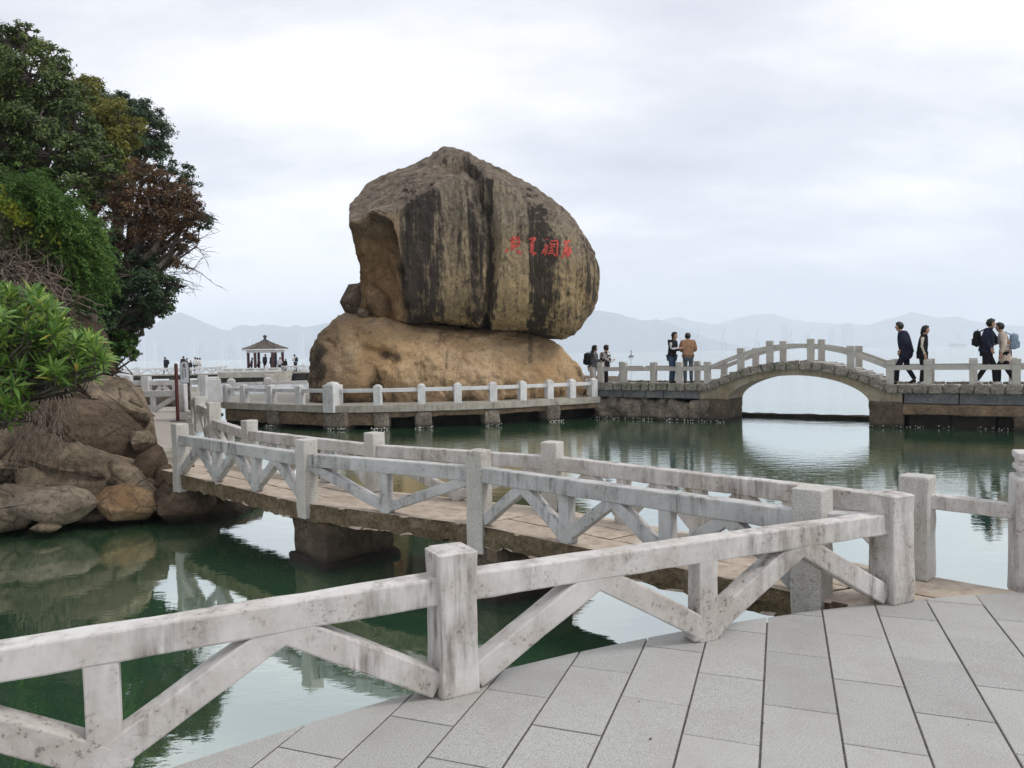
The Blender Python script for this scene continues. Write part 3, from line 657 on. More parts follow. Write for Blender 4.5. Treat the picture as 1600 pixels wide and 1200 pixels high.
# rough edge stones along both sides
s = -0.05; rr = random.Random(3); k = 0
while s < SEND:
    L = rr.uniform(0.27, 0.40); c = s + L / 2; sl = (bz(c + 0.1) - bz(c - 0.1)) / 0.2
    for w, nm in ((0.02, 1), (BW - 0.02, -1)):
        a, b = bp(c - L / 2 + 0.018, w, bz(c) - 0.075 - sl * L / 2), bp(c + L / 2 - 0.018, w, bz(c) - 0.075 + sl * L / 2)
        V, Q = rbox(((b - a).length, 0.20, 0.235), 0.022, (5, 3, 4), 0.024, 11, k); obj('edge_stone', (xf(V, beam_mat(a, b)), Q), 'block', bridge); k += 1
    s += L
# wall panels, rubble and beams under the deck
cut = [bs(x) for x in (932, 971, 1006, 1035, 1093)]
for a, b in zip(cut[:-1], cut[1:]): pblock(a + 0.01, b - 0.01, 0.74, 1.02, 'panel', 0.06, 0.4, 'wall_panel', 3, 0.004)
cut = [bs(1412), bs(1499)] + [bs(1499) + 2.0 * q for q in (1, 2)]
for a, b in zip(cut[:-1], cut[1:]): pblock(a + 0.01, b - 0.01, 0.70, 1.02, 'panel', 0.06, 0.4, 'wall_panel', 4, 0.004)
pblock(SR - 0.02, SEND, 0.40, 0.69, 'brown_beam', 0.0, 0.35, 'beam', 6, 0.02)
c = SR + 0.1; k = 0
while c < SEND:
    L = rr.uniform(0.7, 1.1); pblock(c, c + L - 0.02, -0.5, 0.40, 'dark_stone', 0.45, 0.8, 'foundation_block', k, 0.02); c += L; k += 1
pblock(bs(1586), bs(1586) + 0.9, -0.5, 0.41, 'pier', 0.0, 0.6, 'pier', 9)
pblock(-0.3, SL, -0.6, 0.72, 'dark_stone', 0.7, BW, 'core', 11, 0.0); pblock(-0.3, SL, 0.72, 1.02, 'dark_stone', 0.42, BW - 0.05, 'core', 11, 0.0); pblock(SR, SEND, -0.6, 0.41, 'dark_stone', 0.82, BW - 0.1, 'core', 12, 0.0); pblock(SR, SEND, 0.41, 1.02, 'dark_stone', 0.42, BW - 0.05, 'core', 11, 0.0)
# railing
FR = [bs(x) for x in (936.5, 973, 1019.5, 1060, 1104, 1156.4, 1202, 1266, 1328.5, 1390, 1449.5, 1521, 1588.5)] + [bs(1588.5) + 1.75, bs(1588.5) + 3.5]
BKpx = (1008.5, 1093.6, 1137, 1190, 1234.7, 1298, 1360, 1419.5, 1479)
for side, w in ((0, 0.10), (1, BW - 0.10)):
    ss = FR
    for i, s_ in enumerate(ss):
        if side == 1 and i in (1,): continue
        hgt = 0.78
        V, Q = rbox((0.19, 0.19, hgt - 0.16), 0.012, (1, 1, 2)); V[:, 2] += bz(s_) - 0.04 + (hgt - 0.16) / 2
        V2, Q2 = rbox((0.205, 0.205, 0.16), 0.015, (1, 1, 1)); V2[:, 2] += bz(s_) - 0.04 + hgt - 0.08
        V = np.concatenate([V, V2]); Q = np.concatenate([Q, Q2 + len(V) - len(V2)])
        q = bp(s_, w, 0); obj('post', (xf(V, Matrix.Translation(q) @ Matrix.Rotation(math.atan2(BE.y, BE.x), 4, 'Z')), Q), 'bridge_granite', bridge)
    for i in range(len(ss) - 1):
        ks = np.linspace(ss[i] + 0.06, ss[i + 1] - 0.06, 6 if S1 - 0.5 < ss[i] < S2 else 2)
        zr = 0.45
        zi, zj = bz(ss[i]), bz(ss[i + 1])
        def zl(s_, a=ss[i], b=ss[i + 1], zi=zi, zj=zj):
            t = (s_ - a) / (b - a); return zi + (zj - zi) * t + (0.10 * (bz((a + b) / 2) - (zi + zj) / 2) / 0.10) * 4 * t * (1 - t)
        obj('rail', strip(ks, lambda s_: zl(s_) + zr + 0.135, lambda s_: zl(s_) + zr, w - 0.055, w + 0.055), 'bridge_granite', bridge)
# steps over the arch
ns = 18
for k in range(ns):
    a, b = S1 + (S2 - S1) * k / ns, S1 + (S2 - S1) * (k + 1) / ns; z = max(bz(a), bz(b))
    if abs(bz(a) - bz(b)) < 0.02: continue
    obj('step', strip([a + 0.008, b - 0.008], lambda s_: z + 0.03, lambda s_: min(bz(a), bz(b)) - 0.015, 0.2, BW - 0.2), 'bridge_granite', bridge)
# sill across the foot of the arch
V, Q = rbox((SP2 - SP1 + 0.6, 0.35, 0.9), 0.03, (20, 2, 3), 0.02, 4, 4); m = beam_mat(bp(SP1 - 0.3, BW + 0.1, -0.30), bp(SP2 + 0.3, BW + 0.1, -0.30)); obj('sill_beam', (xf(V, m), Q), 'dark_stone', bridge)
# rubble boulders under the left part
def lump(c, dims, seed, amp=0.22, freq=1.4, nseg=9, flat=None):
    V, Q = rbox((2, 2, 2), 1.0, (nseg, nseg, nseg)); V = V / np.linalg.norm(V, axis=1, keepdims=True)
    V = V * (1 + amp * fbm(V * freq + seed * 9.7, seed, 5, 0.52)[:, None]); V = np.sign(V) * np.abs(V) ** 0.9
    return V * np.array(dims) / 2 + np.array(c), Q
c = -0.15; k = 0
while c < SL - 0.1:
    L = rr.uniform(0.55, 0.95); q = bp(c + L / 2, 0.42, 0.30 + rr.uniform(-0.05, 0.03)); V, Q = rbox((L * 1.15, 0.7 + rr.uniform(0, 0.25), 0.85), 0.22, (9, 6, 9), 0.17, 2.6, k + 30)
    obj('foundation_boulder', (xf(V, Matrix.Translation(q) @ Matrix.Rotation(math.atan2(BE.y, BE.x), 4, 'Z')), Q), 'rubble', bridge, smooth=True); c += L; k += 1
# ================================================================ THE GREAT ROCK
def sdf_grid(poly, nx=260, nz=260, pad=3.0):
    P = np.array(poly, float); x0, z0 = P.min(0) - pad; x1, z1 = P.max(0) + pad
    X, Z = np.meshgrid(np.linspace(x0, x1, nx), np.linspace(z0, z1, nz), indexing='ij'); d = np.full(X.shape, 1e9); ins = np.zeros(X.shape, bool)
    for a, b in zip(P, np.roll(P, -1, 0)):
        e = b - a; t = np.clip(((X - a[0]) * e[0] + (Z - a[1]) * e[1]) / (e @ e), 0, 1)
        d = np.minimum(d, np.hypot(X - a[0] - t * e[0], Z - a[1] - t * e[1]))
        c = ((a[1] > Z) != (b[1] > Z)) & (X < (b[0] - a[0]) * (Z - a[1]) / (b[1] - a[1] if b[1] != a[1] else 1e-9) + a[0]); ins ^= c
    return np.where(ins, -d, d), (x0, z0, (x1 - x0) / (nx - 1), (z1 - z0) / (nz - 1))
def sample(gr, x, z):
    D, (x0, z0, sx, sz) = gr; u = np.clip((x - x0) / sx, 0, D.shape[0] - 1.001); v = np.clip((z - z0) / sz, 0, D.shape[1] - 1.001); i, j = u.astype(int), v.astype(int); u -= i; v -= j
    return (D[i, j] * (1 - u) + D[i + 1, j] * u) * (1 - v) + (D[i, j + 1] * (1 - u) + D[i + 1, j + 1] * u) * v
def ico(n):
    bm = bmesh.new(); bmesh.ops.create_icosphere(bm, subdivisions=n, radius=1.0); V = np.array([v.co for v in bm.verts]); T = np.array([[v.index for v in f.verts] for f in bm.faces]); bm.free()
    return V / np.linalg.norm(V, axis=1, keepdims=True), T
def star(f, c, D, rmax=9.0, it=26):
    lo = np.full(len(D), 0.05); hi = np.full(len(D), rmax)
    # march outwards to the first crossing, then bisect
    st = 0.25; r = lo.copy(); done = np.zeros(len(D), bool); prev = lo.copy()
    for k in range(int(rmax / st)):
        rn = np.where(done, r, r + st); v = f(c + D * rn[:, None]); hit = (v > 0) & ~done
        prev = np.where(hit, r, prev); r = rn; done |= hit
        if done.all(): break
    lo, hi = prev, r
    for k in range(14):
        mid = (lo + hi) / 2; v = f(c + D * mid[:, None]); lo = np.where(v > 0, lo, mid); hi = np.where(v > 0, mid, hi)
    return (lo + hi) / 2
def smin(a, b, k): h = np.clip(0.5 + 0.5 * (b - a) / k, 0, 1); return b * (1 - h) + a * h - k * h * (1 - h)
def smax(a, b, k): return -smin(-a, -b, k)
YU = 27.6
up_px = [(551, 311), (556, 298), (566, 285), (580, 270), (600, 259), (625, 250), (650, 245), (671, 242), (675, 231), (688, 225), (702, 229), (722, 240), (745, 249), (770, 260), (795, 273), (818, 284), (837, 296), (853, 312), (873, 332),
         (895, 355), (913, 379), (926, 403), (933, 426), (932, 446), (927, 466), (918, 486), (903, 507), (890, 523), (874, 528), (850, 526), (800, 518), (740, 511), (690, 507), (650, 505), (620, 502), (600, 500), (578, 496), (570, 487), (573, 470), (573, 455), (572, 440), (573, 425), (570, 405), (569, 385), (566, 360), (557, 338), (552, 322)]
UP = [(at(x, y, YU).x, at(x, y, YU).z) for x, y in up_px]; GU = sdf_grid(UP)
def plane3(a, b, c):
    n = (b - a).cross(c - a).normalized()
    if n.z < 0: n = -n
    return np.array(n), float(n.dot(a))
pA, pB, pC = at(553, 329, 26.6), at(730, 272, 24.75), at(655, 247, 28.3)
PN, PD = plane3(pA, pB, pC)
QN, QD = plane3(at(742, 262, 24.9), at(838, 298, 24.9), at(760, 250, 26.9))
crack = np.array([(at(x, y, 25).x, at(x, y, 25).z) for x, y in [(690, 240), (716, 248), (735, 263), (742, 290), (752, 322), (765, 350), (771, 385), (768, 430), (763, 470), (757, 512)]])
ledge = np.array([(at(x, y, 25).x, at(x, y, 25).z) for x, y in [(598, 336), (612, 352), (618, 376), (621, 400), (628, 420), (630, 445), (629, 468), (636, 486), (640, 503)]])
def polydist(x, z, pts):
    d = np.full(len(x), 1e9); tt = np.zeros(len(x)); n = len(pts) - 1
    for i in range(n):
        a, b = pts[i], pts[i + 1]; e = b - a; t = np.clip(((x - a[0]) * e[0] + (z - a[1]) * e[1]) / (e @ e), 0, 1)
        q = np.hypot(x - a[0] - t * e[0], z - a[1] - t * e[1]); m = q < d; d = np.where(m, q, d); tt = np.where(m, (i + t) / n, tt)
    return d, tt
scoop = at(583, 435, 24.3)
flake = np.array([(at(x, y, 25.6).x, at(x, y, 25.6).z) for x, y in [(594, 345), (606, 378), (620, 412), (630, 445), (634, 470)]])
def f_up(p):
    x, y, z = p[:, 0], p[:, 1] - YU, p[:, 2]
    d2 = sample(GU, x, z)
    R = np.clip(0.9 + (x + 2.0) * 0.22, 0.9, 2.2); Dh = 2.85 - np.clip((z - 6) * 0.05, -0.2, 0.3) + np.clip(x + 1, -3, 3) * 0.05
    a = np.maximum(d2 + R, 0); b = np.maximum(np.abs(y) - Dh + R, 0); f = np.minimum(np.maximum(d2 + R, np.abs(y) - Dh + R), 0) + np.hypot(a, b) - R
    f = smax(f, np.where(x < 0.1 * 0 + at(735, 300, 25).x + 0.25, p @ PN - PD, -9), 0.10)
    f = smax(f, np.where(x > at(735, 300, 25).x - 0.1, p @ QN - QD, -9), 0.15)
    front = np.clip(-y - 0.3, 0, 1)
    dc, tc_ = polydist(x, z, crack); wd = 0.34 - 0.22 * tc_
    f = f + front * 0.62 * (1 - 0.45 * tc_) * np.exp(-(dc / wd) ** 2)
    # left of the crack the mass bulges, right of it the face sits back near the top
    side = np.clip((x - np.interp(z, crack[::-1, 1], crack[::-1, 0])) / 0.15, -1, 1)
    f = f + front * 0.16 * (side > 0) * np.clip((z - 5.5) / 3, 0, 1)
    # scooped out underside at the left
    lx = np.interp(z, ledge[::-1, 1], ledge[::-1, 0])
    e = np.sqrt(((x - scoop.x) / 1.55) ** 2 + ((p[:, 1] - scoop.y) / 2.35) ** 2 + ((z - scoop.z) / 2.75) ** 2)
    cut = (1 - e) * 1.4
    f = smax(f, np.where(x < lx + 0.12, cut, np.minimum(cut, (lx - x) * 2.2)), 0.12)
    # hanging flake inside the scoop
    dfk, tf = polydist(x, z, flake); f = f - 0.75 * (1 - 0.5 * tf) * np.clip(-y - 0.2, 0, 1) * np.exp(-(dfk / (0.30 - 0.12 * tf)) ** 2)
    f = f + front * 0.10 * np.sin(x * 2.3 + 0.6 * np.sin(z * 0.7)) * 0.6
    return f
D, T = ico(8)
cU = np.array(at(745, 400, YU - 0.2)); r = star(f_up, cU, D); V = cU + D * r[:, None]
V += D * (0.07 * fbm(V * 0.8, 3, 4) + 0.06 * fbm(V * np.array([2.6, 2.6, 0.9]), 8, 4) + 0.02 * fbm(V * np.array([9, 9, 5]), 12, 3))[:, None]

def m_great():
    b = NB('streaked granite')
    P = b.n('ShaderNodeSeparateXYZ', {0: b.tc.outputs['Object']}); x, y, z = P.outputs
    nrm = b.n('ShaderNodeSeparateXYZ', {0: b.n('ShaderNodeNewGeometry').outputs['Normal']}).outputs
    big = b.noise(0.55, 6, 0.6); med = b.noise(2.4, 7, 0.7); fine = b.noise(8.5, 6, 0.76, vec=b.coord((1, 1, 0.7))); grit = b.noise(36, 3, 0.75)
    st1 = b.noise(1.0, 6, 0.62, vec=b.coord((1.7, 0.8, 0.16)), dist=0.25); st2 = b.noise(1.0, 6, 0.68, vec=b.coord((5.5, 2.5, 0.38)), dist=0.3)
    tan = b.ramp(big, [(0.34, (0.32, 0.235, 0.13)), (0.5, (0.45, 0.33, 0.175)), (0.66, (0.54, 0.385, 0.19))])
    tan = b.mix(b.ramp(z, [(0.0, 0.0), (1.0, 0.0)]), tan, tan)
    # lower part warmer
    zf = b.n('ShaderNodeMapRange', {0: z, 1: 3.2, 2: 8.2}).outputs[0]
    tan = b.mix(b.ramp(zf, [(0.15, 0.0), (0.75, 0.8)]), tan, b.ramp(med, [(0.35, (0.24, 0.205, 0.16)), (0.65, (0.40, 0.345, 0.27))]))
    tan = b.mix(b.ramp(fine, [(0.46, 0.0), (0.72, 0.75)]), tan, (0.085, 0.07, 0.052))
    # black water stains, where the photograph shows them across the face
    xw = b.math('ADD', b.math('ADD', x, b.math('MULTIPLY', b.math('SUBTRACT', st1, 0.5), 1.9)), b.math('MULTIPLY', b.math('SUBTRACT', b.noise(1.1, 5, 0.6), 0.5), 1.1))
    X = lambda px: at(px, 420, 25.0).x
    x0, x1 = X(560), X(950)
    f = b.n('ShaderNodeMapRange', {0: xw, 1: x0, 2: x1}).outputs[0]
    pr_ = lambda px: (X(px) - x0) / (x1 - x0)
    stops = [(0, 0.25), (pr_(612), 0.2), (pr_(634), 0.86), (pr_(682), 0.80), (pr_(698), 0.26), (pr_(728), 0.28), (pr_(746), 0.75), (pr_(768), 0.78), (pr_(776), 0.14), (pr_(818), 0.10), (pr_(828), 0.98), (pr_(856), 0.95), (pr_(868), 0.42), (pr_(884), 0.22), (pr_(912), 0.42), (1.0, 0.6)]
    band = b.ramp(f, stops)
    tot = b.math('ADD', b.math('MULTIPLY', band, 1.0), b.math('MULTIPLY', b.math('SUBTRACT', st2, 0.5), 2.6))
    tot = b.math('ADD', tot, b.math('MULTIPLY', b.math('SUBTRACT', med, 0.5), 1.3))
    tot = b.math('ADD', tot, b.math('MULTIPLY', b.math('SUBTRACT', fine, 0.5), 1.3))
    dark = b.ramp(tot, [(0.22, 0.0), (0.74, 0.95)])
    # the sheltered hollow keeps its bare orange skin
    hollow = b.math('MULTIPLY', b.n('ShaderNodeMapRange', {0: x, 1: X(634), 2: X(616)}).outputs[0], b.n('ShaderNodeMapRange', {0: z, 1: 7.5, 2: 6.2}).outputs[0])
    dark = b.math('MULTIPLY', dark, b.math('SUBTRACT', 1.0, b.math('MULTIPLY', hollow, 0.55)))
    col = b.mix(b.math('MULTIPLY', hollow, 0.8), tan, b.ramp(med, [(0.34, (0.20, 0.10, 0.042)), (0.5, (0.40, 0.24, 0.11)), (0.62, (0.55, 0.37, 0.20))]))
    col = b.mix(dark, col, b.ramp(fine, [(0.3, (0.017, 0.0145, 0.0145)), (0.7, (0.066, 0.053, 0.048))]))
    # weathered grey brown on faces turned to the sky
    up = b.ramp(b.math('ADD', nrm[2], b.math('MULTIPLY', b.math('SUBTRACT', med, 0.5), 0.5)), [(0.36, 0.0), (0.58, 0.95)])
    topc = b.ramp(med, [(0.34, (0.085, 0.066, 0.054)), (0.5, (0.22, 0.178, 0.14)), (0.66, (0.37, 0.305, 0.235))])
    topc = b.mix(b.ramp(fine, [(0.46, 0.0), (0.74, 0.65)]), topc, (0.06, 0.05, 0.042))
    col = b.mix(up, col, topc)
    col = b.mix(b.ramp(grit, [(0.52, 0.0), (0.70, 0.55)]), col, (0.055, 0.046, 0.038))
    col = b.mix(b.ramp(grit, [(0.28, 0.35), (0.42, 0.0)]), col, (0.40, 0.34, 0.25))
    h = b.math('ADD', b.math('ADD', b.math('MULTIPLY', fine, 1.0), b.math('MULTIPLY', grit, 0.5)), b.math('MULTIPLY', st2, 0.9))
    return b.done(col, 0.9, b.bump(h, 0.9, 0.12), 0.15)
M['great'] = m_great()
def m_base():
    b = NB('ochre granite')
    P = b.n('ShaderNodeSeparateXYZ', {0: b.tc.outputs['Object']}); x, y, z = P.outputs
    big = b.noise(0.5, 6, 0.6, dist=0.4); med = b.noise(2.0, 6, 0.65, dist=0.3); fine = b.noise(12, 5, 0.7); grit = b.noise(45, 3, 0.7)
    st = b.noise(1.0, 6, 0.6, vec=b.coord((2.0, 1.0, 0.3), rot=(0, 0.35, 0)), dist=0.5)
    col = b.ramp(big, [(0.30, (0.44, 0.28, 0.135)), (0.48, (0.58, 0.40, 0.225)), (0.68, (0.67, 0.50, 0.32))])
    col = b.mix(b.ramp(med, [(0.54, 0.0), (0.74, 0.55)]), col, (0.22, 0.125, 0.055))
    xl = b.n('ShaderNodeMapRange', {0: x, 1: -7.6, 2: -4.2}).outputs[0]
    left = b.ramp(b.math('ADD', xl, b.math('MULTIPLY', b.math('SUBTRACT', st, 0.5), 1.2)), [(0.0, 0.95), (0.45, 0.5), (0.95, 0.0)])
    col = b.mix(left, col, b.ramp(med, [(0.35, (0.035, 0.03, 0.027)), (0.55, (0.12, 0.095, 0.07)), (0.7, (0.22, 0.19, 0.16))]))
    zt = b.n('ShaderNodeMapRange', {0: z, 1: 2.7, 2: 3.8}).outputs[0]
    for px_, py_, rx_, rz_, k_ in ((592, 606, 0.30, 0.75, 0.9), (500, 572, 0.42, 1.1, 0.9), (612, 556, 0.45, 0.22, 0.7), (725, 626, 0.9, 0.22, 0.8), (830, 548, 0.14, 0.6, 0.6), (535, 628, 1.1, 0.25, 0.8), (688, 530, 0.12, 0.5, 0.5)):   # dark blotches, some in the grooves and along the foot
        q_ = at(px_, py_, 25.4); e1 = b.math('DIVIDE', b.math('SUBTRACT', x, q_.x), rx_); e2 = b.math('DIVIDE', b.math('SUBTRACT', z, q_.z), rz_)
        r_2 = b.math('ADD', b.math('ADD', b.math('MULTIPLY', e1, e1), b.math('MULTIPLY', e2, e2)), b.math('MULTIPLY', b.math('SUBTRACT', med, 0.5), 4.5))
        col = b.mix(b.ramp(r_2, [(0.15, k_), (0.75, 0.0)]), col, (0.045, 0.036, 0.030))
    col = b.mix(b.math('MULTIPLY', zt, b.ramp(st, [(0.45, 0.0), (0.62, 0.7)])), col, (0.15, 0.135, 0.12))
    col = b.mix(b.ramp(st, [(0.60, 0.0), (0.74, 0.55)]), col, (0.09, 0.07, 0.05))
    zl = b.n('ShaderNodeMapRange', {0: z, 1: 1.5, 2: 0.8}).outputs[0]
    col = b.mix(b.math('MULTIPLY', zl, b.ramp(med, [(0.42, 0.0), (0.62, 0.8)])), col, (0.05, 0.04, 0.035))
    col = b.mix(b.ramp(grit, [(0.52, 0.0), (0.68, 0.6)]), col, (0.12, 0.08, 0.05))
    col = b.mix(b.ramp(fine, [(0.5, 0.0), (0.70, 0.6)]), col, (0.17, 0.105, 0.055)); col = b.mix(b.ramp(fine, [(0.28, 0.5), (0.42, 0.0)]), col, (0.68, 0.53, 0.36))
    h = b.math('ADD', b.math('ADD', fine, b.math('MULTIPLY', grit, 0.5)), b.math('MULTIPLY', med, 1.4))
    return b.done(col, 0.9, b.bump(h, 0.8, 0.10), 0.15)
M['base_rock'] = m_base()
great = thing('great_rock', at(745, 505, YU), 'huge streaked granite boulder with red characters balanced on a lower rock', 'boulder')
me_up = mesh_np('stone', V, None, T, True); obj('stone', me_up, 'great', great)
bvh = BVHTree.FromPolygons([Vector(v) for v in V], T.tolist())
# ---- painted red characters, cut into the face
STROKES = [
 [[(430, 185), (424, 218)], [(362, 258), (425, 238), (508, 203)], [(505, 203), (513, 262), (492, 345)], [(418, 240), (404, 300), (398, 385)], [(428, 292), (472, 284)], [(405, 362), (455, 352), (500, 338)], [(306, 442), (318, 412), (336, 388)], [(468, 412), (505, 438), (545, 466)], [(382, 388), (420, 375), (455, 355)]],
 [[(664, 246), (720, 226), (778, 220)], [(770, 224), (730, 268), (690, 322)], [(690, 330), (742, 312)], [(742, 312), (712, 350), (690, 392)], [(682, 388), (735, 372), (706, 405), (684, 448)], [(684, 448), (722, 440), (768, 462), (722, 482)]],
 [[(930, 252), (956, 230)], [(938, 322), (910, 385), (870, 466)], [(962, 330), (938, 410), (915, 492)], [(1000, 280), (1000, 332)], [(1008, 272), (1060, 262), (1106, 256), (1116, 300), (1104, 420), (1112, 502)], [(1005, 332), (1082, 310)], [(988, 372), (1072, 350)], [(1032, 308), (1020, 452)], [(978, 424), (1062, 408)], [(955, 464), (1052, 448)], [(1048, 468), (1102, 508)]],
 [[(1212, 304), (1228, 258)], [(1240, 286), (1312, 258)], [(1290, 278), (1244, 330), (1204, 460), (1176, 540)], [(1240, 372), (1306, 366), (1322, 430), (1280, 505)], [(1244, 402), (1300, 398)], [(1228, 444), (1322, 434)], [(1238, 505), (1288, 496)], [(1252, 372), (1232, 492)], [(1276, 384), (1270, 492)]]]
WID = [40, 40, 29, 31]
def surf(cx_, cy_):
    d = ray(760 + cx_ / 10, 350 + cy_ / 10).normalized(); h = bvh.ray_cast(Vector((0, 0, CAM_Z)), d)
    return h[0], h[1]
for ci, chs in enumerate(STROKES):
    mb = MB()
    for st in chs:
        pts = [Vector(p) for p in st]; fine = []
        for a, b in zip(pts[:-1], pts[1:]):
            m = max(2, int((b - a).length / 9)); fine += [a.lerp(b, q / m) for q in range(m)]
        fine.append(pts[-1]); n = len(fine); Vs = []; Qs = []
        for i, p in enumerate(fine):
            t = (fine[min(i + 1, n - 1)] - fine[max(i - 1, 0)]).normalized(); nn = Vector((-t.y, t.x)); w = WID[ci] / 2 * (0.62 + 0.38 * math.sin(math.pi * (0.12 + 0.8 * i / max(1, n - 1))))
            for s in (-1, 1):
                q = p + nn * s * w; h, hn = surf(q.x, q.y)
                if hn.y > 0: hn = -hn
                Vs.append(h + Vector((0, -0.012, 0))); Vs.append(h + Vector((0, 0.03, 0)))
        for i in range(n - 1):
            a = 4 * i; b = a + 4; Qs += [(a, b, b + 2, a + 2), (a, a + 1, b + 1, b), (a + 2, b + 2, b + 3, a + 3)]
        Qs += [(0, 2, 3, 1), (4 * n - 4, 4 * n - 3, 4 * n - 1, 4 * n - 2)]
        mb.add([tuple(v) for v in Vs], Qs)
    obj('red_character', mb, 'red_paint', great, label=['leftmost red character, sky', 'red character second from the left', 'red character third from the left', 'rightmost red character, sea'][ci])
# ---- the rock underneath
YL = 28.0
lo_px = [(497, 628), (498, 600), (501, 575), (506, 552), (515, 532), (524, 516), (534, 504), (545, 498), (565, 496), (590, 496), (612, 500), (645, 506), (700, 511), (760, 517), (800, 521), (840, 527), (862, 533), (880, 545), (896, 560), (909, 580), (919, 600), (925, 625), (925, 660), (700, 668), (497, 660)]
LP = [(at(x, y, YL).x, at(x, y, YL).z) for x, y in lo_px]; GL = sdf_grid(LP)
gro = np.array([(at(x, y, 25.5).x, at(x, y, 25.5).z) for x, y in [(600, 556), (585, 575), (592, 600), (580, 630)]])
gro2 = np.array([(at(x, y, 25.5).x, at(x, y, 25.5).z) for x, y in [(570, 545), (600, 552), (622, 563), (616, 572)]])
def f_lo(p):
    x, y, z = p[:, 0], p[:, 1] - YL, p[:, 2]; y = y - 0.50 * np.maximum(0, x + 0.8) + 0.0; d2 = sample(GL, x, z); R = 1.9; Dh = 3.3
    a = np.maximum(d2 + R, 0); b = np.maximum(np.abs(y) - Dh + R, 0); f = np.minimum(np.maximum(d2 + R, np.abs(y) - Dh + R), 0) + np.hypot(a, b) - R
    fr = np.clip(-y - 0.2, 0, 1); d1, _ = polydist(x, z, gro); dd, _ = polydist(x, z, gro2)
    return f + fr * (0.30 * np.exp(-(d1 / 0.30) ** 2) + 0.16 * np.exp(-(dd / 0.14) ** 2))
D2, T2 = ico(7)
cL = np.array(at(710, 580, YL)); r = star(f_lo, cL, D2); V = cL + D2 * r[:, None]
V += D2 * (0.16 * fbm(V * 0.7, 23, 4) - 0.16 * np.clip(0.16 - np.abs(fbm(V * np.array([0.8, 0.8, 0.5]), 51, 3)), 0, 1) / 0.16 * (fbm(V * 0.5, 61, 2) > 0.0) + 0.075 * fbm(V * 1.9, 28, 5, 0.55) - 0.10 * np.clip(0.12 - np.abs(fbm(V * np.array([1.1, 1.1, 0.6]) + 4.0, 71, 3)), 0, 1) / 0.12 * (fbm(V * 0.6, 81, 2) > 0.1) + 0.025 * fbm(V * 8, 32, 3))[:, None]
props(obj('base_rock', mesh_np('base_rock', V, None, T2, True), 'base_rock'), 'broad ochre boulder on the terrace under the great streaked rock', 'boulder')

# ---- boulders: name, centre pixel, depth, size (w, d, h), tilt, material, label
def boulder(px, py, Y, dims, tilt, mat, seed, label, amp=0.2, yaw=0.0, name='boulder', nseg=22, freq=1.3, rough=0.02):
    c = at(px, py, Y); nseg = 36 if max(dims) > 1.4 else nseg; V, Q = rbox((2, 2, 2), 1.0, (nseg, nseg, nseg)); V = V / np.linalg.norm(V, axis=1, keepdims=True)
    V = V * (1 + 1.25 * amp * fbm(V * freq + seed * 9.7, seed, 3, 0.5)[:, None])
    rs = np.random.RandomState(seed)
    for k in range(5):                        # worn facets
        n_ = rs.normal(size=3); n_ /= np.linalg.norm(n_); lim = rs.uniform(0.68, 0.9); dd = V @ n_ - lim; V = V - np.where(dd > 0, dd * 0.85, 0)[:, None] * n_
    V = V * np.array(dims) / 2
    rg = np.abs(fbm(V * 1.5 + seed * 3.1, seed + 5, 3)); U_ = V / np.linalg.norm(V, axis=1, keepdims=True)
    V += U_ * (rough * 2.6 * fbm(V * 2.1 + seed, seed + 3, 5, 0.6) - rough * 2.2 * np.clip(0.14 - rg, 0, 1) / 0.14)[:, None]
    m = Matrix.Translation(c) @ Matrix.Rotation(yaw, 4, 'Z') @ Matrix.Rotation(tilt, 4, 'Y')
    return props(obj(name, (xf(V, m), Q), mat, smooth=True), label, 'boulder')
S = lambda px, Y: px * mpp(Y)
boulder(556, 475, 27.0, (0.95, 1.2, 1.5), 0.25, 'boulder_dark', 47, 'small dark stone wedged left of the great rock', rough=0.04)
boulder(590, 472, 26.4, (0.85, 0.9, 1.6), -0.3, 'boulder_orange', 42, 'pale orange rounded knob under the hollow of the great rock', rough=0.015)
boulder(568, 489, 26.2, (0.5, 0.5, 0.42), 0.2, 'boulder_pale', 43, 'pale little stone between the dark stone and the orange knob')
# left shore
boulder(120, 728, 10.75, (1.5, 0.9, 0.42), 0.30, 'boulder', 75, 'flat brown ledge stepping down above the waterline stones', 0.22, rough=0.05)
boulder(212, 752, 10.7, (1.0, 0.8, 0.42), 0.42, 'boulder', 76, 'tilted brown slab behind the rusty boulder', 0.2, rough=0.04)
boulder(165, 614, 12.1, (1.75, 0.9, 0.30), 0.62, 'boulder', 67, 'thin pale rock layer along the upper edge of the sloping slab', 0.25, rough=0.05)
boulder(262, 752, 10.9, (0.5, 0.6, 0.5), 0.3, 'boulder_dark', 68, 'dark little stone wedged under the corner of the walkway', 0.25)
boulder(140, 806, 10.35, (0.55, 0.4, 0.22), 0.1, 'boulder', 69, 'brown wet stone between the grey tan and the rusty boulder', 0.25)
boulder(60, 752, 10.5, (0.9, 0.7, 0.5), 0.2, 'boulder', 70, 'brown stone above the grey tan boulder, under the broken mound', 0.25)
boulder(222, 690, 11.4, (0.4, 0.5, 0.45), 0.3, 'boulder', 74, 'brown stone beside the steps under the dark rounded end', 0.25)
boulder(84, 788, 9.95, (1.08, 0.9, 0.62), 0.08, 'boulder_pale', 51, 'rounded grey tan boulder at the waterline, lowest on the left', 0.16)
boulder(196, 784, 10.3, (0.92, 0.8, 0.55), 0.22, 'boulder_orange', 52, 'rusty orange boulder at the waterline next to the walkway end', 0.15)
boulder(6, 792, 9.9, (0.75, 0.9, 0.75), 0.0, 'boulder', 53, 'tan boulder cut by the left edge of the picture at the water', 0.2)
boulder(128, 752, 11.0, (3.0, 1.5, 1.15), 0.24, 'boulder', 54, 'long brown boulder lying behind the two waterline stones', 0.18)
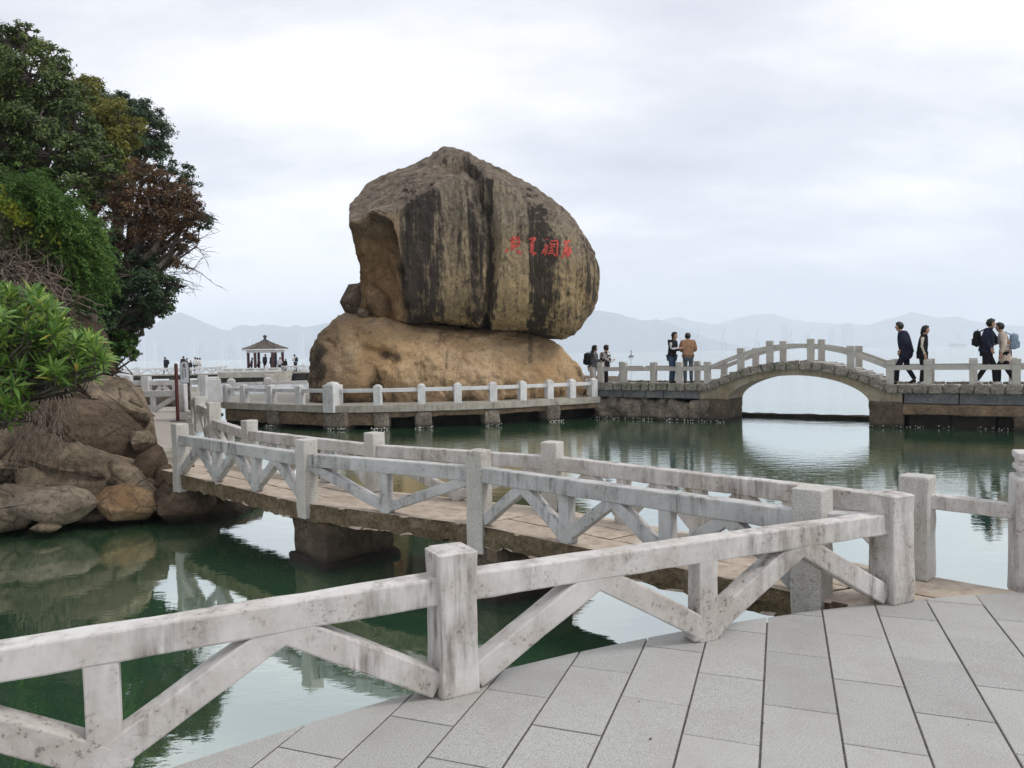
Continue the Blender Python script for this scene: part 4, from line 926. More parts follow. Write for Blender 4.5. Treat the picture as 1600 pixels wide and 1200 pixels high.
boulder(40, 712, 10.9, (2.1, 1.2, 1.0), 0.22, 'boulder', 55, 'broken pale mound of rock below the bush with roots over it', 0.3, freq=2.2, rough=0.06)
boulder(148, 684, 11.6, (1.9, 1.6, 1.3), 0.62, 'boulder_dark', 56, 'large dark brown boulder leaning towards the steps', 0.13)
boulder(172, 636, 12.4, (2.1, 1.5, 0.75), 0.80, 'boulder', 57, 'sloping slab of rock with a pale upper edge above the dark boulder', 0.2, rough=0.05)
boulder(196, 664, 12.1, (0.62, 0.7, 1.0), 0.1, 'boulder_dark', 58, 'dark rounded stone end beside the white post at the steps', 0.16)
boulder(228, 738, 11.05, (0.55, 0.7, 0.75), 0.5, 'boulder_dark', 59, 'small dark stone directly below the two steps', 0.2)
boulder(285, 782, 10.9, (1.35, 1.6, 0.85), 0.05, 'boulder_dark', 60, 'dark rough rock carrying the left end of the walkway', 0.25, rough=0.05)
boulder(345, 792, 11.2, (1.3, 1.4, 0.75), 0.1, 'boulder_dark', 66, 'dark rock in the shade beneath the walkway slabs', 0.22, rough=0.05)
boulder(70, 822, 9.65, (0.42, 0.4, 0.16), 0.0, 'boulder', 61, 'flat low stone awash in front of the tan boulder', 0.2, nseg=10)
boulder(258, 646, 30, (6.4, 4.5, 1.5), 0.36, 'slope_rock', 62, 'long dark rock slope running down behind the path railings', 0.24, rough=0.16, freq=1.9)
boulder(20, 600, 13.3, (2.5, 2.2, 2.6), 0.3, 'boulder_dark', 63, 'dark earthy rock face behind the bright bush', 0.2, rough=0.08)
boulder(255, 632, 23.2, (3.0, 1.0, 0.6), 0.05, 'slope_rock', 64, 'rough rock base between the two path railings', 0.25, rough=0.05)

# ---- hillside
xs = np.linspace(-46, -5.0, 70); ys = np.linspace(8.6, 36, 60); X, Y = np.meshgrid(xs, ys)
bx = np.interp(Y, [8, 10, 11.5, 13, 16, 20, 26, 34, 60], [-7.9, -7.7, -7.5, -7.9, -9.6, -13.5, -17.5, -23, -40])
t = np.clip((bx - X) / 5.0, -0.4, 1.6); H = 0.6 + 4.6 * np.clip(t, -0.4, 1) + 3.5 * np.clip((bx - X - 5) / 14, 0, 1); H += 0.35 * fbm(np.stack([X.ravel() * 0.6, Y.ravel() * 0.6, 0 * X.ravel()], 1), 5, 4).reshape(X.shape)
H = np.where(t <= -0.15, -1.0, H); nx = len(xs)
Vh = np.stack([X.ravel(), Y.ravel(), H.ravel()], 1); Qh = [(j * nx + i, j * nx + i + 1, (j + 1) * nx + i + 1, (j + 1) * nx + i) for j in range(len(ys) - 1) for i in range(nx - 1)]
obj('hillside', (Vh, Qh), 'soil', kind='structure', label='steep earthy hillside under the trees at the left', smooth=True)
# ================================================================ TREES AND SHRUBS
def leaves_mesh(P, N, size, aspect=0.45, seed=0, droop=None):
    """one bent leaf (two triangles) at every point, facing N"""
    rs = np.random.RandomState(seed); n = len(P)
    N = N / np.maximum(np.linalg.norm(N, axis=1, keepdims=True), 1e-9)
    A = rs.normal(size=(n, 3)); 
    if droop is not None: A = A * 0.5 + droop
    A -= (A * N).sum(1, keepdims=True) * N; A /= np.maximum(np.linalg.norm(A, axis=1, keepdims=True), 1e-9); B = np.cross(N, A)
    L = size * rs.uniform(0.7, 1.3, (n, 1)); W = L * aspect
    V = np.stack([P - A * L * 0.5, P + B * W * 0.5 + N * L * 0.06, P + A * L * 0.5 - N * L * 0.05, P - B * W * 0.5 + N * L * 0.06], 1).reshape(-1, 3)
    i = np.arange(n)[:, None] * 4; T = np.concatenate([i + np.array([[0, 1, 3]]), i + np.array([[1, 2, 3]])], 0)
    return V, T
def puff_points(clumps, per_m2, seed, puff=(0.20, 0.34), shell=0.62, flat=0.65):
    """leaf positions: each clump carries puffs on its outside, each puff is a flattened spray"""
    rs = np.random.RandomState(seed); PP = []; NN = []; tips = []
    for c, r in clumps:
        c = np.array(c); r = np.array(r if hasattr(r, '__len__') else (r, r, r)); rm = r.mean()
        m = int(16 + 10 * rm * rm); d = rs.normal(size=(m, 3)); d /= np.linalg.norm(d, axis=1, keepdims=True)
        rad_ = rs.uniform(shell, 1.04, (m, 1)); pc = c + d * r * rad_; tips.append((c, pc))
        for q, dd in zip(pc, d):
            pr = rm * rs.uniform(*puff); k = max(6, int(per_m2 * pr * pr * 4)); o = rs.normal(size=(k, 3)) * np.array([0.55, 0.55, 0.55 * flat]) * pr
            PP.append(q + o); NN.append(dd * 0.5 + np.array([0, 0, 0.75]) + rs.normal(size=(k, 3)) * 0.55 + o / pr * 0.5)
    return np.concatenate(PP), np.concatenate(NN), tips
def tree(name, label, base, clumps, mat, per_m2, leaf, seed, trunk_r=0.2, group='trees on the hillside', extra=None, twigs=3, aspect=0.45, lean=None, puff=(0.20, 0.34), shell=0.62):
    root = thing(name, base, label, 'tree', group); rs = np.random.RandomState(seed)
    P, N, tips = puff_points(clumps, per_m2, seed, puff, shell); V, T = leaves_mesh(P, N, leaf, aspect, seed)
    obj('crown', mesh_np('crown', V, None, T), mat, root)
    mb = MB(); base = np.array(base, float); cs = np.array([c for c, _ in clumps], float); top = cs.mean(0); fork = base * 0.45 + top * 0.55 + np.array([0, 0, -0.4])
    mb.add(*tube([base, base * 0.7 + fork * 0.3 + rs.normal(size=3) * 0.12, fork * 0.7 + base * 0.3 + rs.normal(size=3) * 0.12, fork], [trunk_r * 1.3, trunk_r, trunk_r * 0.85, trunk_r * 0.7], 9))
    for c, pc in tips:
        mid = (fork + c) / 2 + rs.normal(size=3) * 0.2; mb.add(*tube([fork, mid, c], [trunk_r * 0.5, trunk_r * 0.34, trunk_r * 0.2], 6))
        for q in pc[:: max(1, len(pc) // (8 * twigs))]: mb.add(*tube([c, (c + q) / 2 + rs.normal(size=3) * 0.08, q], [trunk_r * 0.15, trunk_r * 0.09, trunk_r * 0.04], 4, False))
    if extra:
        for path, r in extra: mb.add(*tube(path, np.linspace(r, r * 0.25, len(path)), 5))
    obj('trunk', mb, 'bark', root); return root
def C(px, py, Y, rpx, squash=0.85, depth=1.0): 
    r = rpx * mpp(Y); return (tuple(at(px, py, Y)), (r, r * depth, r * squash))
def ground(px, Y, z): v = at(px, 500, Y); return (v.x, v.y, z)
# the far dark round tree
tree('evergreen_tree', 'dark round-headed evergreen standing behind the yellowish tree', ground(175, 26, 4), [C(228, 205, 26, 38), C(205, 190, 26, 38), C(170, 178, 26.3, 38), C(236, 232, 25.6, 27), C(195, 228, 25.5, 36), C(150, 215, 26.5, 45), C(225, 175, 26.4, 24), C(160, 160, 26.2, 22), C(190, 165, 26, 22)], 'leaf_back', 1300, 0.10, 31, 0.25)
# big dark green tree, upper left
big = [C(15, 70, 18.5, 40), C(-5, 110, 18.4, 40), C(20, 165, 18.2, 45), C(25, 215, 18, 45), C(-15, 190, 18, 40), C(38, 52, 18.6, 20), C(70, 95, 18.7, 34), C(90, 112, 18.5, 22), C(45, 120, 18, 45), C(5, 150, 18.5, 50), C(85, 150, 18.2, 38), C(115, 155, 18.6, 28), C(60, 190, 17.6, 50), C(120, 205, 17.7, 40), C(10, 225, 17.5, 55), C(80, 245, 17.2, 45), C(140, 245, 17.3, 42), C(165, 275, 17.2, 30), C(120, 290, 17, 40), C(35, 280, 17.4, 50), C(75, 320, 17.3, 40), C(-60, 130, 18, 60), C(-60, 250, 17.6, 60), C(150, 310, 17.2, 28), C(30, 335, 17.8, 50), C(100, 355, 17.6, 40)]
tree('broadleaf_tree', 'tall dark green tree filling the upper left corner', ground(5, 18, 4.5), big, 'leaf_dark', 1500, 0.088, 32, 0.24)
tree('broadleaf_tree', 'olive yellow tree between the tall dark tree and the russet tree', ground(130, 20.5, 4), [C(150, 150, 20.5, 32), C(125, 145, 20.6, 26), C(172, 185, 20, 34), C(185, 215, 19.6, 30), C(140, 190, 20, 40), C(175, 245, 19.4, 32), C(190, 265, 19.2, 24), C(100, 165, 20.4, 36), C(140, 130, 20.9, 18), C(205, 195, 19.8, 22)], 'leaf_olive', 1500, 0.085, 33, 0.17, shell=0.4)
# russet tree with bare twigs towards the water
rs_ = np.random.RandomState(5); tw = []
for k in range(52):
    a = at(rs_.uniform(215, 300), rs_.uniform(300, 440), 16.8 + rs_.uniform(-0.5, 0.5)); e_ = Vector((rs_.uniform(0.3, 1.0), rs_.uniform(-0.4, 0.4), rs_.uniform(-0.75, 0.55))); L = rs_.uniform(0.5, 1.1)
    p = [a]; 
    for q in range(5): e_ = (e_ + Vector(rs_.normal(size=3) * 0.22)).normalized(); p.append(p[-1] + e_ * L / 5)
    tw.append((p, 0.011))
    for q in (2, 3, 4):
        e2 = (e_ + Vector(rs_.normal(size=3) * 0.7)).normalized(); tw.append(([p[q], p[q] + e2 * 0.16, p[q] + e2 * 0.3 + Vector((0, 0, -0.03))], 0.006))
rus = [C(235, 275, 17.2, 32), C(205, 300, 17, 36), C(250, 310, 16.9, 40), C(280, 320, 16.8, 30), C(215, 345, 16.8, 42), C(262, 350, 16.6, 40), C(285, 300, 17, 22), C(180, 335, 17, 34), C(295, 345, 16.8, 22), C(200, 385, 16.8, 34), C(170, 375, 17, 36), C(245, 390, 16.8, 28), C(280, 385, 16.9, 20), C(225, 260, 17.4, 20), C(262, 285, 17.1, 22), C(300, 312, 16.9, 20), C(308, 335, 16.8, 16), C(296, 370, 16.8, 18), C(272, 408, 16.8, 20), C(240, 415, 16.8, 22)]
tree('russet_tree', 'reddish brown tree leaning over the path with bare twigs', ground(120, 16.5, 3.2), rus, 'leaf_russet', 1300, 0.075, 34, 0.16, extra=tw, shell=0.25, aspect=0.38)
# dark tree under and around it
drk = [C(165, 420, 16.6, 42), C(205, 430, 16.4, 42), C(240, 440, 16.3, 34), C(215, 465, 16.3, 40), C(255, 465, 16.3, 30), C(180, 470, 16.5, 40), C(150, 460, 16.6, 40), C(272, 445, 16.4, 20), C(238, 488, 16.4, 20), C(225, 500, 16.4, 15), C(214, 512, 16.4, 13), C(208, 525, 16.4, 11), C(232, 478, 16.2, 20), C(205, 495, 16.5, 24), C(170, 505, 16.5, 28), C(182, 520, 16.6, 24), C(150, 535, 16.4, 30), C(120, 545, 16, 34), C(196, 515, 16.7, 16), C(150, 380, 16.8, 40), C(130, 430, 16.8, 36)]
tree('evergreen_tree', 'very dark low tree hanging beneath the russet branches', ground(110, 16.2, 2.6), drk, 'leaf_back', 1500, 0.08, 35, 0.18)
tree('evergreen_tree', 'thin dark evergreen showing at the outer edge of the russet tree', ground(205, 18.0, 3.2), [C(285, 270, 17.6, 18), C(300, 285, 17.6, 16), C(314, 345, 17.3, 17), C(322, 352, 17.3, 10), C(262, 260, 17.6, 16), C(303, 330, 17.4, 14), C(250, 300, 17.9, 20)], 'leaf_back', 1500, 0.08, 38, 0.05)
tree('young_tree', 'small light green tree beside the sloping rock at the path end', ground(140, 16.3, 1.8), [C(182, 535, 16, 18), C(196, 546, 16, 12), C(170, 548, 16, 18), C(150, 535, 16.2, 22), C(188, 524, 16.2, 14), C(140, 556, 15.6, 18), C(203, 530, 16.2, 12), C(160, 515, 16.2, 24), C(204, 552, 16, 8), C(125, 545, 15.6, 24)], 'leaf_fern', 900, 0.13, 36, 0.05)
tree('shrub_tree', 'dark leafy low tree over the upper end of the rock slope', ground(170, 23, 2.0), [C(190, 540, 22, 20), C(212, 556, 22, 11), C(165, 525, 22, 28), C(178, 552, 22, 18), C(150, 545, 22, 26), C(205, 535, 22, 12)], 'leaf_back', 1200, 0.09, 39, 0.06)
# undergrowth that closes the hill between the trees
under = [C(x, y, Y, r) for x, y, Y, r in [(20, 380, 16.5, 60), (90, 400, 16.2, 50), (40, 430, 15.8, 50), (110, 450, 15.6, 45), (-50, 400, 16, 70), (60, 350, 17, 50), (140, 500, 15.6, 36), (-90, 320, 17, 70), (120, 520, 15, 32), (-60, 470, 12.5, 70), (-130, 400, 13.5, 90), (-150, 540, 11.5, 80), (-220, 470, 12.5, 100), (-260, 360, 14, 100), (-60, 560, 12, 60), (-150, 620, 10.6, 60)]]
P, N, _ = puff_points(under, 800, 37, shell=0.75); V, T = leaves_mesh(P, N, 0.12, 0.5, 37)
obj('undergrowth', mesh_np('undergrowth', V, None, T), 'leaf_back', kind='stuff', label='dark undergrowth covering the hillside between the trees')

# ---- weeping feathery shrub on the cliff
def sprays(origins, n_each, L, grav, spread, leaf, dirbias, seed, step=0.05, wid=0.2):
    rs = np.random.RandomState(seed); P = []; A = []; N = []
    for o in origins:
        for k in range(n_each):
            d = np.array(dirbias) + rs.normal(size=3) * spread; d /= np.linalg.norm(d); p = np.array(o) + rs.normal(size=3) * 0.10; LL = L * rs.uniform(0.5, 1.2); m = int(LL / step)
            for q in range(m):
                d = d + np.array([0, 0, -grav * step]); d /= np.linalg.norm(d); p = p + d * step
                for s in (-1, 1):
                    side = np.cross(d, [0, 0, 1.0]); side /= max(np.linalg.norm(side), 1e-6)
                    P.append(p + side * s * leaf * 0.35 + rs.normal(size=3) * 0.012); A.append(d * 0.8 + side * s * 0.7 + np.array([0, 0, -0.25])); N.append(np.array([0, 0, 1.0]) + rs.normal(size=3) * 0.5)
    P, A, N = np.array(P), np.array(A), np.array(N); N -= (N * A).sum(1, keepdims=True) * A / (A * A).sum(1, keepdims=True); n = len(P)
    A /= np.linalg.norm(A, axis=1, keepdims=True); N /= np.linalg.norm(N, axis=1, keepdims=True); B = np.cross(N, A); Ls = leaf * rs.uniform(0.7, 1.3, (n, 1))
    V = np.stack([P - A * Ls * 0.5, P + B * Ls * wid, P + A * Ls * 0.5, P - B * Ls * wid], 1).reshape(-1, 3); i = np.arange(n)[:, None] * 4
    return V, np.concatenate([i + np.array([[0, 1, 3]]), i + np.array([[1, 2, 3]])], 0)
def region(pts, n, seed, Yr):
    """random places inside a picture polygon, at depths Yr"""
    rs = np.random.RandomState(seed); P = np.array(pts, float); o = []
    while len(o) < n:
        x, y = rs.uniform(P[:, 0].min(), P[:, 0].max()), rs.uniform(P[:, 1].min(), P[:, 1].max()); c = False; j = len(P) - 1
        for i in range(len(P)):
            if (P[i, 1] > y) != (P[j, 1] > y) and x < (P[j, 0] - P[i, 0]) * (y - P[i, 1]) / (P[j, 1] - P[i, 1]) + P[i, 0]: c = not c
            j = i
        if c: o.append((x, y, rs.uniform(*Yr)))
    return o
shr = thing('weeping_shrub', ground(60, 13.6, 3.2), 'feathery bright green shrub cascading down the cliff', 'shrub', 'shrubs on the shore cliff')
reg = region([(5, 300), (40, 302), (75, 318), (100, 345), (135, 375), (142, 400), (136, 440), (125, 470), (108, 485), (100, 440), (98, 395), (60, 365), (10, 330)], 190, 41, (12.5, 13.6))
V, T = sprays([tuple(at(x, y - 14, Y)) for x, y, Y in reg], 7, 0.65, 2.2, 0.35, 0.055, (0.75, -0.35, 0.25), 41, 0.028)
obj('foliage', mesh_np('foliage', V, None, T), 'leaf_fern', shr)
mb = MB()
for x, y, Y in reg[::4]:
    q = at(x, y, Y + 0.15); mb.add(*tube([(shr.location.x - 0.6, 14.2, 3.4), ((q.x + shr.location.x) / 2 - 0.3, 13.9, (q.z + 3.4) / 2 + 0.2), tuple(q)], [0.03, 0.018, 0.006], 4, False))
obj('stem', mb, 'bark', shr)
# yellow climber along the left edge, mixed creeper below it
yv = thing('yellow_vine', ground(0, 12.6, 4.2), 'bright yellow leaved climber trailing along the cliff top', 'vine', 'shrubs on the shore cliff')
path = [at(x, y, 12.45) for x, y in ((-15, 316), (0, 318), (12, 322), (24, 330), (34, 338), (44, 346))] ; P = []; rs = np.random.RandomState(43)
for a, b in zip(path[:-1], path[1:]):
    for k in range(150): P.append(np.array(a.lerp(b, rs.rand())) + rs.normal(size=3) * np.array([0.05, 0.06, 0.075]))
for k in range(60): P.append(np.array(at(6, 312 - 20 * rs.rand(), 12.45)) + rs.normal(size=3) * 0.02)
for k in range(26): P.append(np.array(at(rs.uniform(60, 95), rs.uniform(355, 385), 12.4)) + rs.normal(size=3) * 0.02)
P = np.array(P); V, T = leaves_mesh(P, rs.normal(size=P.shape) * 0.6 + np.array([0.1, -0.5, 0.7]), 0.075, 0.6, 43); obj('foliage', mesh_np('foliage', V, None, T), 'leaf_yellow', yv)
obj('stem', tube([tuple(p) for p in path], 0.012, 5), 'bark', yv)
cr = thing('creeper', ground(20, 12.8, 3.0), 'brownish green creeper hanging over the cliff below the yellow climber', 'creeper', 'shrubs on the shore cliff')
reg = region([(-10, 335), (30, 345), (70, 370), (98, 400), (102, 450), (95, 480), (70, 440), (40, 420), (0, 400), (-10, 380)], 900, 44, (12.6, 13.1)); rs = np.random.RandomState(44)
P = np.repeat(np.array([tuple(at(*q)) for q in reg]), 7, 0) + rs.normal(size=(6300, 3)) * np.array([0.07, 0.08, 0.07]); V, T = leaves_mesh(P, rs.normal(size=P.shape) * 0.7 + np.array([0.3, -0.6, 0.5]), 0.06, 0.5, 44); obj('foliage', mesh_np('foliage', V, None, T), 'leaf_vine', cr)
mb = MB()
for x, y, Y in reg[::9]:
    a = at(x, y, Y - 0.05); p = [a]; e_ = Vector((rs.uniform(-0.3, 0.6), 0, -1))
    for q in range(5): e_ = (e_ + Vector(rs.normal(size=3) * 0.35)).normalized(); p.append(p[-1] + e_ * 0.11)
    mb.add(*tube([tuple(v) for v in p], [0.007] * 6, 4, False))
obj('stem', mb, 'dry_twig', cr)
# cliff behind these, and the mat of dry roots
boulder(30, 440, 14.0, (2.9, 1.8, 2.7), 0.1, 'soil', 71, 'dark earth cliff behind the feathery shrub', 0.2, rough=0.08)
boulder(20, 560, 12.3, (3.0, 2.2, 2.6), 0.15, 'soil', 72, 'dark earth bank behind the bright bush, above the boulders', 0.2, rough=0.08)
boulder(95, 560, 12.9, (1.5, 1.5, 2.0), 0.3, 'boulder_dark', 73, 'dark rock shoulder between the earth bank and the sloping slab', 0.2, rough=0.06)
def roots(name, reg, Ln, r, d0, wob, grav, seed, label, mat='dry_twig', cat='roots', k=6):
    rs = np.random.RandomState(seed); mb = MB()
    for x, y, Y in reg:
        p = [at(x, y, Y)]; e_ = Vector(d0) + Vector(rs.normal(size=3) * wob); L = Ln * rs.uniform(0.5, 1.3)
        for q in range(k):
            e_ = (e_.normalized() + Vector(rs.normal(size=3) * wob * 0.6) + Vector((0, 0, -grav / k))).normalized(); p.append(p[-1] + e_ * L / k)
        mb.add(*tube([tuple(v) for v in p], np.linspace(r, r * 0.4, k + 1) * rs.uniform(0.6, 1.4), 4, False))
    props(obj(name, mb, mat, kind='stuff'), label)
roots('dry_roots', region([(-10, 400), (30, 405), (75, 425), (100, 460), (100, 500), (-10, 490)], 330, 51, (12.0, 12.5)), 0.55, 0.010, (0.8, 0, -0.15), 0.5, 1.2, 51, 'mat of dry grey brown roots over the earth cliff')
roots('hanging_roots', region([(40, 590), (105, 585), (112, 640), (100, 690), (30, 690), (0, 660)], 190, 52, (10.2, 10.9)), 0.55, 0.007, (0.1, -0.1, -1), 0.3, 0.6, 52, 'thin dry roots hanging over the broken pale mound')
# grey dead trunk and white stub beside the shrub
root = thing('dead_trunk', at(118, 520, 14.5), 'bleached dead tree trunk with a broken stub above the bush', 'tree trunk')
obj('trunk', tube([tuple(at(114, 540, 14.5)), tuple(at(117, 505, 14.5)), tuple(at(117, 486, 14.5))], [0.055, 0.05, 0.05], 8), 'concrete', root)
obj('branch', tube([tuple(at(112, 482, 14.5)), tuple(at(124, 490, 14.45)), tuple(at(136, 497, 14.4)), tuple(at(146, 497, 14.35)), tuple(at(148, 510, 14.3))], [0.04, 0.055, 0.07, 0.09, 0.05], 8), 'bark', root)

# ---- strap-leaved bush: whorls of long leaves
bush = thing('strap_leaf_bush', tuple(at(-110, 640, 9.6)), 'bright green bush with whorls of long leaves, left edge', 'bush', 'shrubs on the shore cliff')
def strap(L, W, bend, seed):
    n = 5; V = []; Q = []
    for i in range(n + 1):
        t = i / n; w = W * (math.sin(math.pi * min(1, t * 0.93 + 0.05)) ** 0.75) * (0.35 + 0.65 * min(1, t * 2.2)) * 0.5; x = L * t; z = -bend * L * t * t
        V += [(x, -w, z + w * 0.35), (x, 0, z), (x, w, z + w * 0.35)]
    for i in range(n):
        a = 3 * i; Q += [(a, a + 3, a + 4, a + 1), (a + 1, a + 4, a + 5, a + 2)]
    return np.array(V), np.array(Q)
variants = [strap(1.0, 0.19, b, 0) for b in (0.05, 0.16, 0.28, 0.42)]
meshes = [MB().add(V, Q).mesh('leaf', True) for V, Q in variants]
for m in meshes: m.materials.append(M['leaf_bush'])
reg = region([(-12, 458), (25, 462), (62, 462), (92, 488), (118, 520), (150, 540), (166, 565), (158, 590), (128, 602), (100, 600), (60, 596), (45, 615), (42, 645), (10, 660), (-12, 660)], 290, 61, (8.2, 9.7))
reg.sort(key=lambda q: q[2]); rs = np.random.RandomState(62); cnt = 0; rest = MB(); stems = MB()
for x, y, Y in reg:
    c = at(x, y, Y); ax = Vector((0.35 + rs.normal() * 0.25, -0.25 + rs.normal() * 0.25, 0.8)).normalized(); s0 = rs.uniform(0, 6.28); nl = rs.randint(9, 15)
    t1 = ax.orthogonal().normalized(); t2 = ax.cross(t1)
    for k in range(nl):
        a = s0 + k * 2.4; el = rad(rs.uniform(8, 62)) if k < nl - 3 else rad(rs.uniform(60, 82)); L = rs.uniform(0.13, 0.235)
        d = (t1 * math.cos(a) + t2 * math.sin(a)) * math.cos(el) + ax * math.sin(el); side = ax.cross(d); side = side.normalized() if side.length > 1e-4 else t1; up = d.cross(side)
        R3 = Matrix((d, side, up)).transposed(); vi = rs.randint(0, 4)
        if cnt < 300 and k % 2 == 0:
            o = bpy.data.objects.new('leaf', meshes[vi]); COL.objects.link(o); o.parent = bush
            o.matrix_local = Matrix.Translation(c - bush.location) @ R3.to_4x4() @ Matrix.Diagonal((L, L, L, 1)); cnt += 1
        else:
            rest.add(variants[vi][0] * L @ np.array(R3).T + np.array(c), variants[vi][1])
    b0 = np.array(bush.location); stems.add(*tube([b0 + rs.normal(size=3) * 0.05, (b0 + np.array(c)) / 2 + np.array([0, 0.1, -0.12]) + rs.normal(size=3) * 0.06, np.array(c - ax * 0.15), np.array(c)], [0.022, 0.014, 0.009, 0.006], 5, False))
obj('foliage', rest, 'leaf_bush', bush, kind='stuff'); obj('stem', stems, 'bark', bush)
# ================================================================ SIGNS
v = onz(278, 657, zp); root = thing('sign_board', v, 'dark red upright notice board seen edge on beside the path', 'sign')
yaw = rad(115)
def sb(dims, off, r=0.02, seg=(1, 1, 1)):
    V, Q = rbox(dims, r, seg); return xf(V, Matrix.Translation(v) @ Matrix.Rotation(yaw, 4, 'Z') @ Matrix.Translation(off)), Q
obj('board', sb((0.34, 0.05, 1.20), (0, 0.0, 0.74), 0.02), 'sign_red', root); obj('front_panel', sb((0.26, 0.012, 1.0), (0, -0.032, 0.72), 0.004), 'ink', root)
obj('post', sb((0.05, 0.075, 1.36), (-0.17, 0, 0.68), 0.02), 'sign_red', root); obj('post', sb((0.05, 0.075, 1.36), (0.17, 0, 0.68), 0.02), 'sign_red', root); obj('base_plate', sb((0.62, 0.34, 0.02), (0, 0, 0.012), 0.005), 'sign_red', root)
v = at(290, 628, 22.2); v.z = 0.84; root = thing('warning_sign', v, 'narrow white warning sign with rounded top and black writing', 'sign')
h0 = at(290, 598, 22.2).z - v.z; h1 = at(290, 565, 22.2).z - v.z; hw = 0.115
pts = [(-hw, h0), (hw, h0)] + [(hw * math.cos(a), h1 - hw + hw * math.sin(a)) for a in np.linspace(0, math.pi, 12)]
def slabxz(pts, y0, y1):
    n = len(pts); V = [(v.x + x, v.y + y0, v.z + z) for x, z in pts] + [(v.x + x, v.y + y1, v.z + z) for x, z in pts]; me = bpy.data.meshes.new('panel')
    me.from_pydata(V, [], [list(range(n)), list(range(2 * n - 1, n - 1, -1))] + [(i, n + i, n + (i + 1) % n, (i + 1) % n) for i in range(n)]); me.update(); return me
big_ = [(x * 1.16, (z - h0) * 1.02 + h0 - 0.0) for x, z in pts]
obj('frame', slabxz([(x * 1.18, z + (0.02 if z > h0 + 0.01 else -0.55)) for x, z in pts], 0.004, 0.05), 'bark', root); obj('panel', slabxz(pts, -0.02, 0.002), 'sign_white', root)
mb = MB()
def dab(x, z, w, h): V, Q = rbox((w, 0.006, h), 0.002); mb.add(V + np.array([v.x + x, v.y - 0.023, v.z + z]), Q)
zt_ = h1 - 0.10                                             # walking figure, then two columns of small characters
for x, z, w, h in [(0.0, 0.03, 0.028, 0.028), (-0.003, -0.015, 0.035, 0.06), (-0.03, -0.06, 0.022, 0.045), (0.025, -0.062, 0.022, 0.045), (0.035, 0.0, 0.03, 0.016), (-0.035, -0.01, 0.03, 0.016)]: dab(x, zt_ + z, w, h)
for col, xx in enumerate((-0.045, 0.035)):
    for k in range(4 - col % 2 + 1):
        z = zt_ - 0.15 - 0.062 * k
        for q in range(3): dab(xx, z + 0.016 * (q - 1), 0.036 - 0.010 * ((k + q) % 2), 0.007)
        dab(xx + 0.004 * (-1) ** k, z, 0.007, 0.042)
obj('lettering', mb, 'ink', root)
tq = [(0.055 * math.cos(a), h0 - 0.10 + 0.055 * math.sin(a)) for a in np.linspace(0, 2 * math.pi, 17)[:-1]]
obj('round_emblem', slabxz(tq, -0.015, 0.003), 'sign_white', root); obj('emblem_mark', slabxz([(x * 0.45, (z - h0 + 0.10) * 0.45 + h0 - 0.10) for x, z in tq], -0.02, -0.0155), 'ink', root)

# ================================================================ FAR WALKWAY AND PAVILION
YF, ZF = 75.0, 0.86
def X(px): return at(px, 580, YF).x
fw = thing('pier_walkway', (X(330), YF, 0), 'distant straight walkway on low piers beyond the terrace', 'footbridge')
obj('deck', beam((X(150), YF + 1, ZF - 0.06), (X(640), YF + 1, ZF - 0.06), 2.4, 0.12, 0.02, 2), 'concrete', fw); obj('girder', beam((X(150), YF + 1, ZF - 0.29), (X(640), YF + 1, ZF - 0.29), 2.1, 0.32, 0.02, 2), 'dark_stone', fw)
for px in (215, 272, 330, 470, 530, 590): V, Q = rbox((1.0, 2.2, 1.6), 0.05); obj('pier', (V + np.array([X(px), YF + 1, -0.1]), Q), 'dark_stone', fw)
def far_rail(pxs, y, label):
    return railing('pier_railing', [(X(p), y, ZF, ZF + 0.78, 'flat', 0, 0.36) for p in pxs], [(i, i + 1, 'W', 1) for i in range(len(pxs) - 1)], label, ('ring_white', 'ring_white'), ZF, 'white concrete railings', detail=0, rz=0.66, rail=(0.16, 0.17), brace=(0.12, 0.15))
far_rail([160, 215, 272, 310, 352], YF - 0.1, 'distant white trussed railing left of the pavilion')
far_rail([436, 475, 515, 555], YF - 0.1, 'distant white trussed railing right of the pavilion')
gx = X(413); gy = YF + 0.5; GZ = 1.0
gaz = thing('pavilion', (gx, gy, 0), 'hexagonal pavilion with grey tiled roof and dark red columns', 'pavilion')
s_ = mpp(YF)
V, Q = rbox((6.6, 6, 0.55), 0.05); obj('platform', (V + np.array([gx - 0.5, gy, GZ - 0.28]), Q), 'concrete', gaz)
V, Q = rbox((6.1, 5.4, 1.4), 0.05); obj('foundation', (V + np.array([gx - 0.5, gy, 0.05]), Q), 'dark_stone', gaz)  # dark block fills the void below, its shade put into the colour
V, Q = rbox((2.2, 2, 1.6), 0.1, (4, 4, 4), 0.1, 2, 3); obj('pier', (V + np.array([X(443), gy - 2.4, 0.0]), Q), 'concrete', gaz)
V, Q = rbox((6.0, 0.16, 0.40), 0.02); obj('parapet', (V + np.array([gx - 0.6, gy - 2.9, GZ + 0.19]), Q), 'ring_white', gaz)
for k in range(5): V, Q = rbox((0.9, 0.04, 0.12), 0.01); obj('parapet_panel', (V + np.array([gx - 2.9 + 1.15 * k, gy - 2.99, GZ + 0.24]), Q), 'concrete', gaz)
for px in (356, 362, 429): V, Q = rbox((0.30, 0.30, 0.62), 0.03); obj('parapet_post', (V + np.array([X(px), gy - 2.88, GZ + 0.31]), Q), 'ring_white', gaz)
ez, tz = at(413, 545.5, YF).z, at(413, 531, YF).z; Rr = 2.25; a0 = rad(12)
hexa = [(gx + Rr * math.cos(a0 + k * math.pi / 3), gy + Rr * math.sin(a0 + k * math.pi / 3)) for k in range(6)]
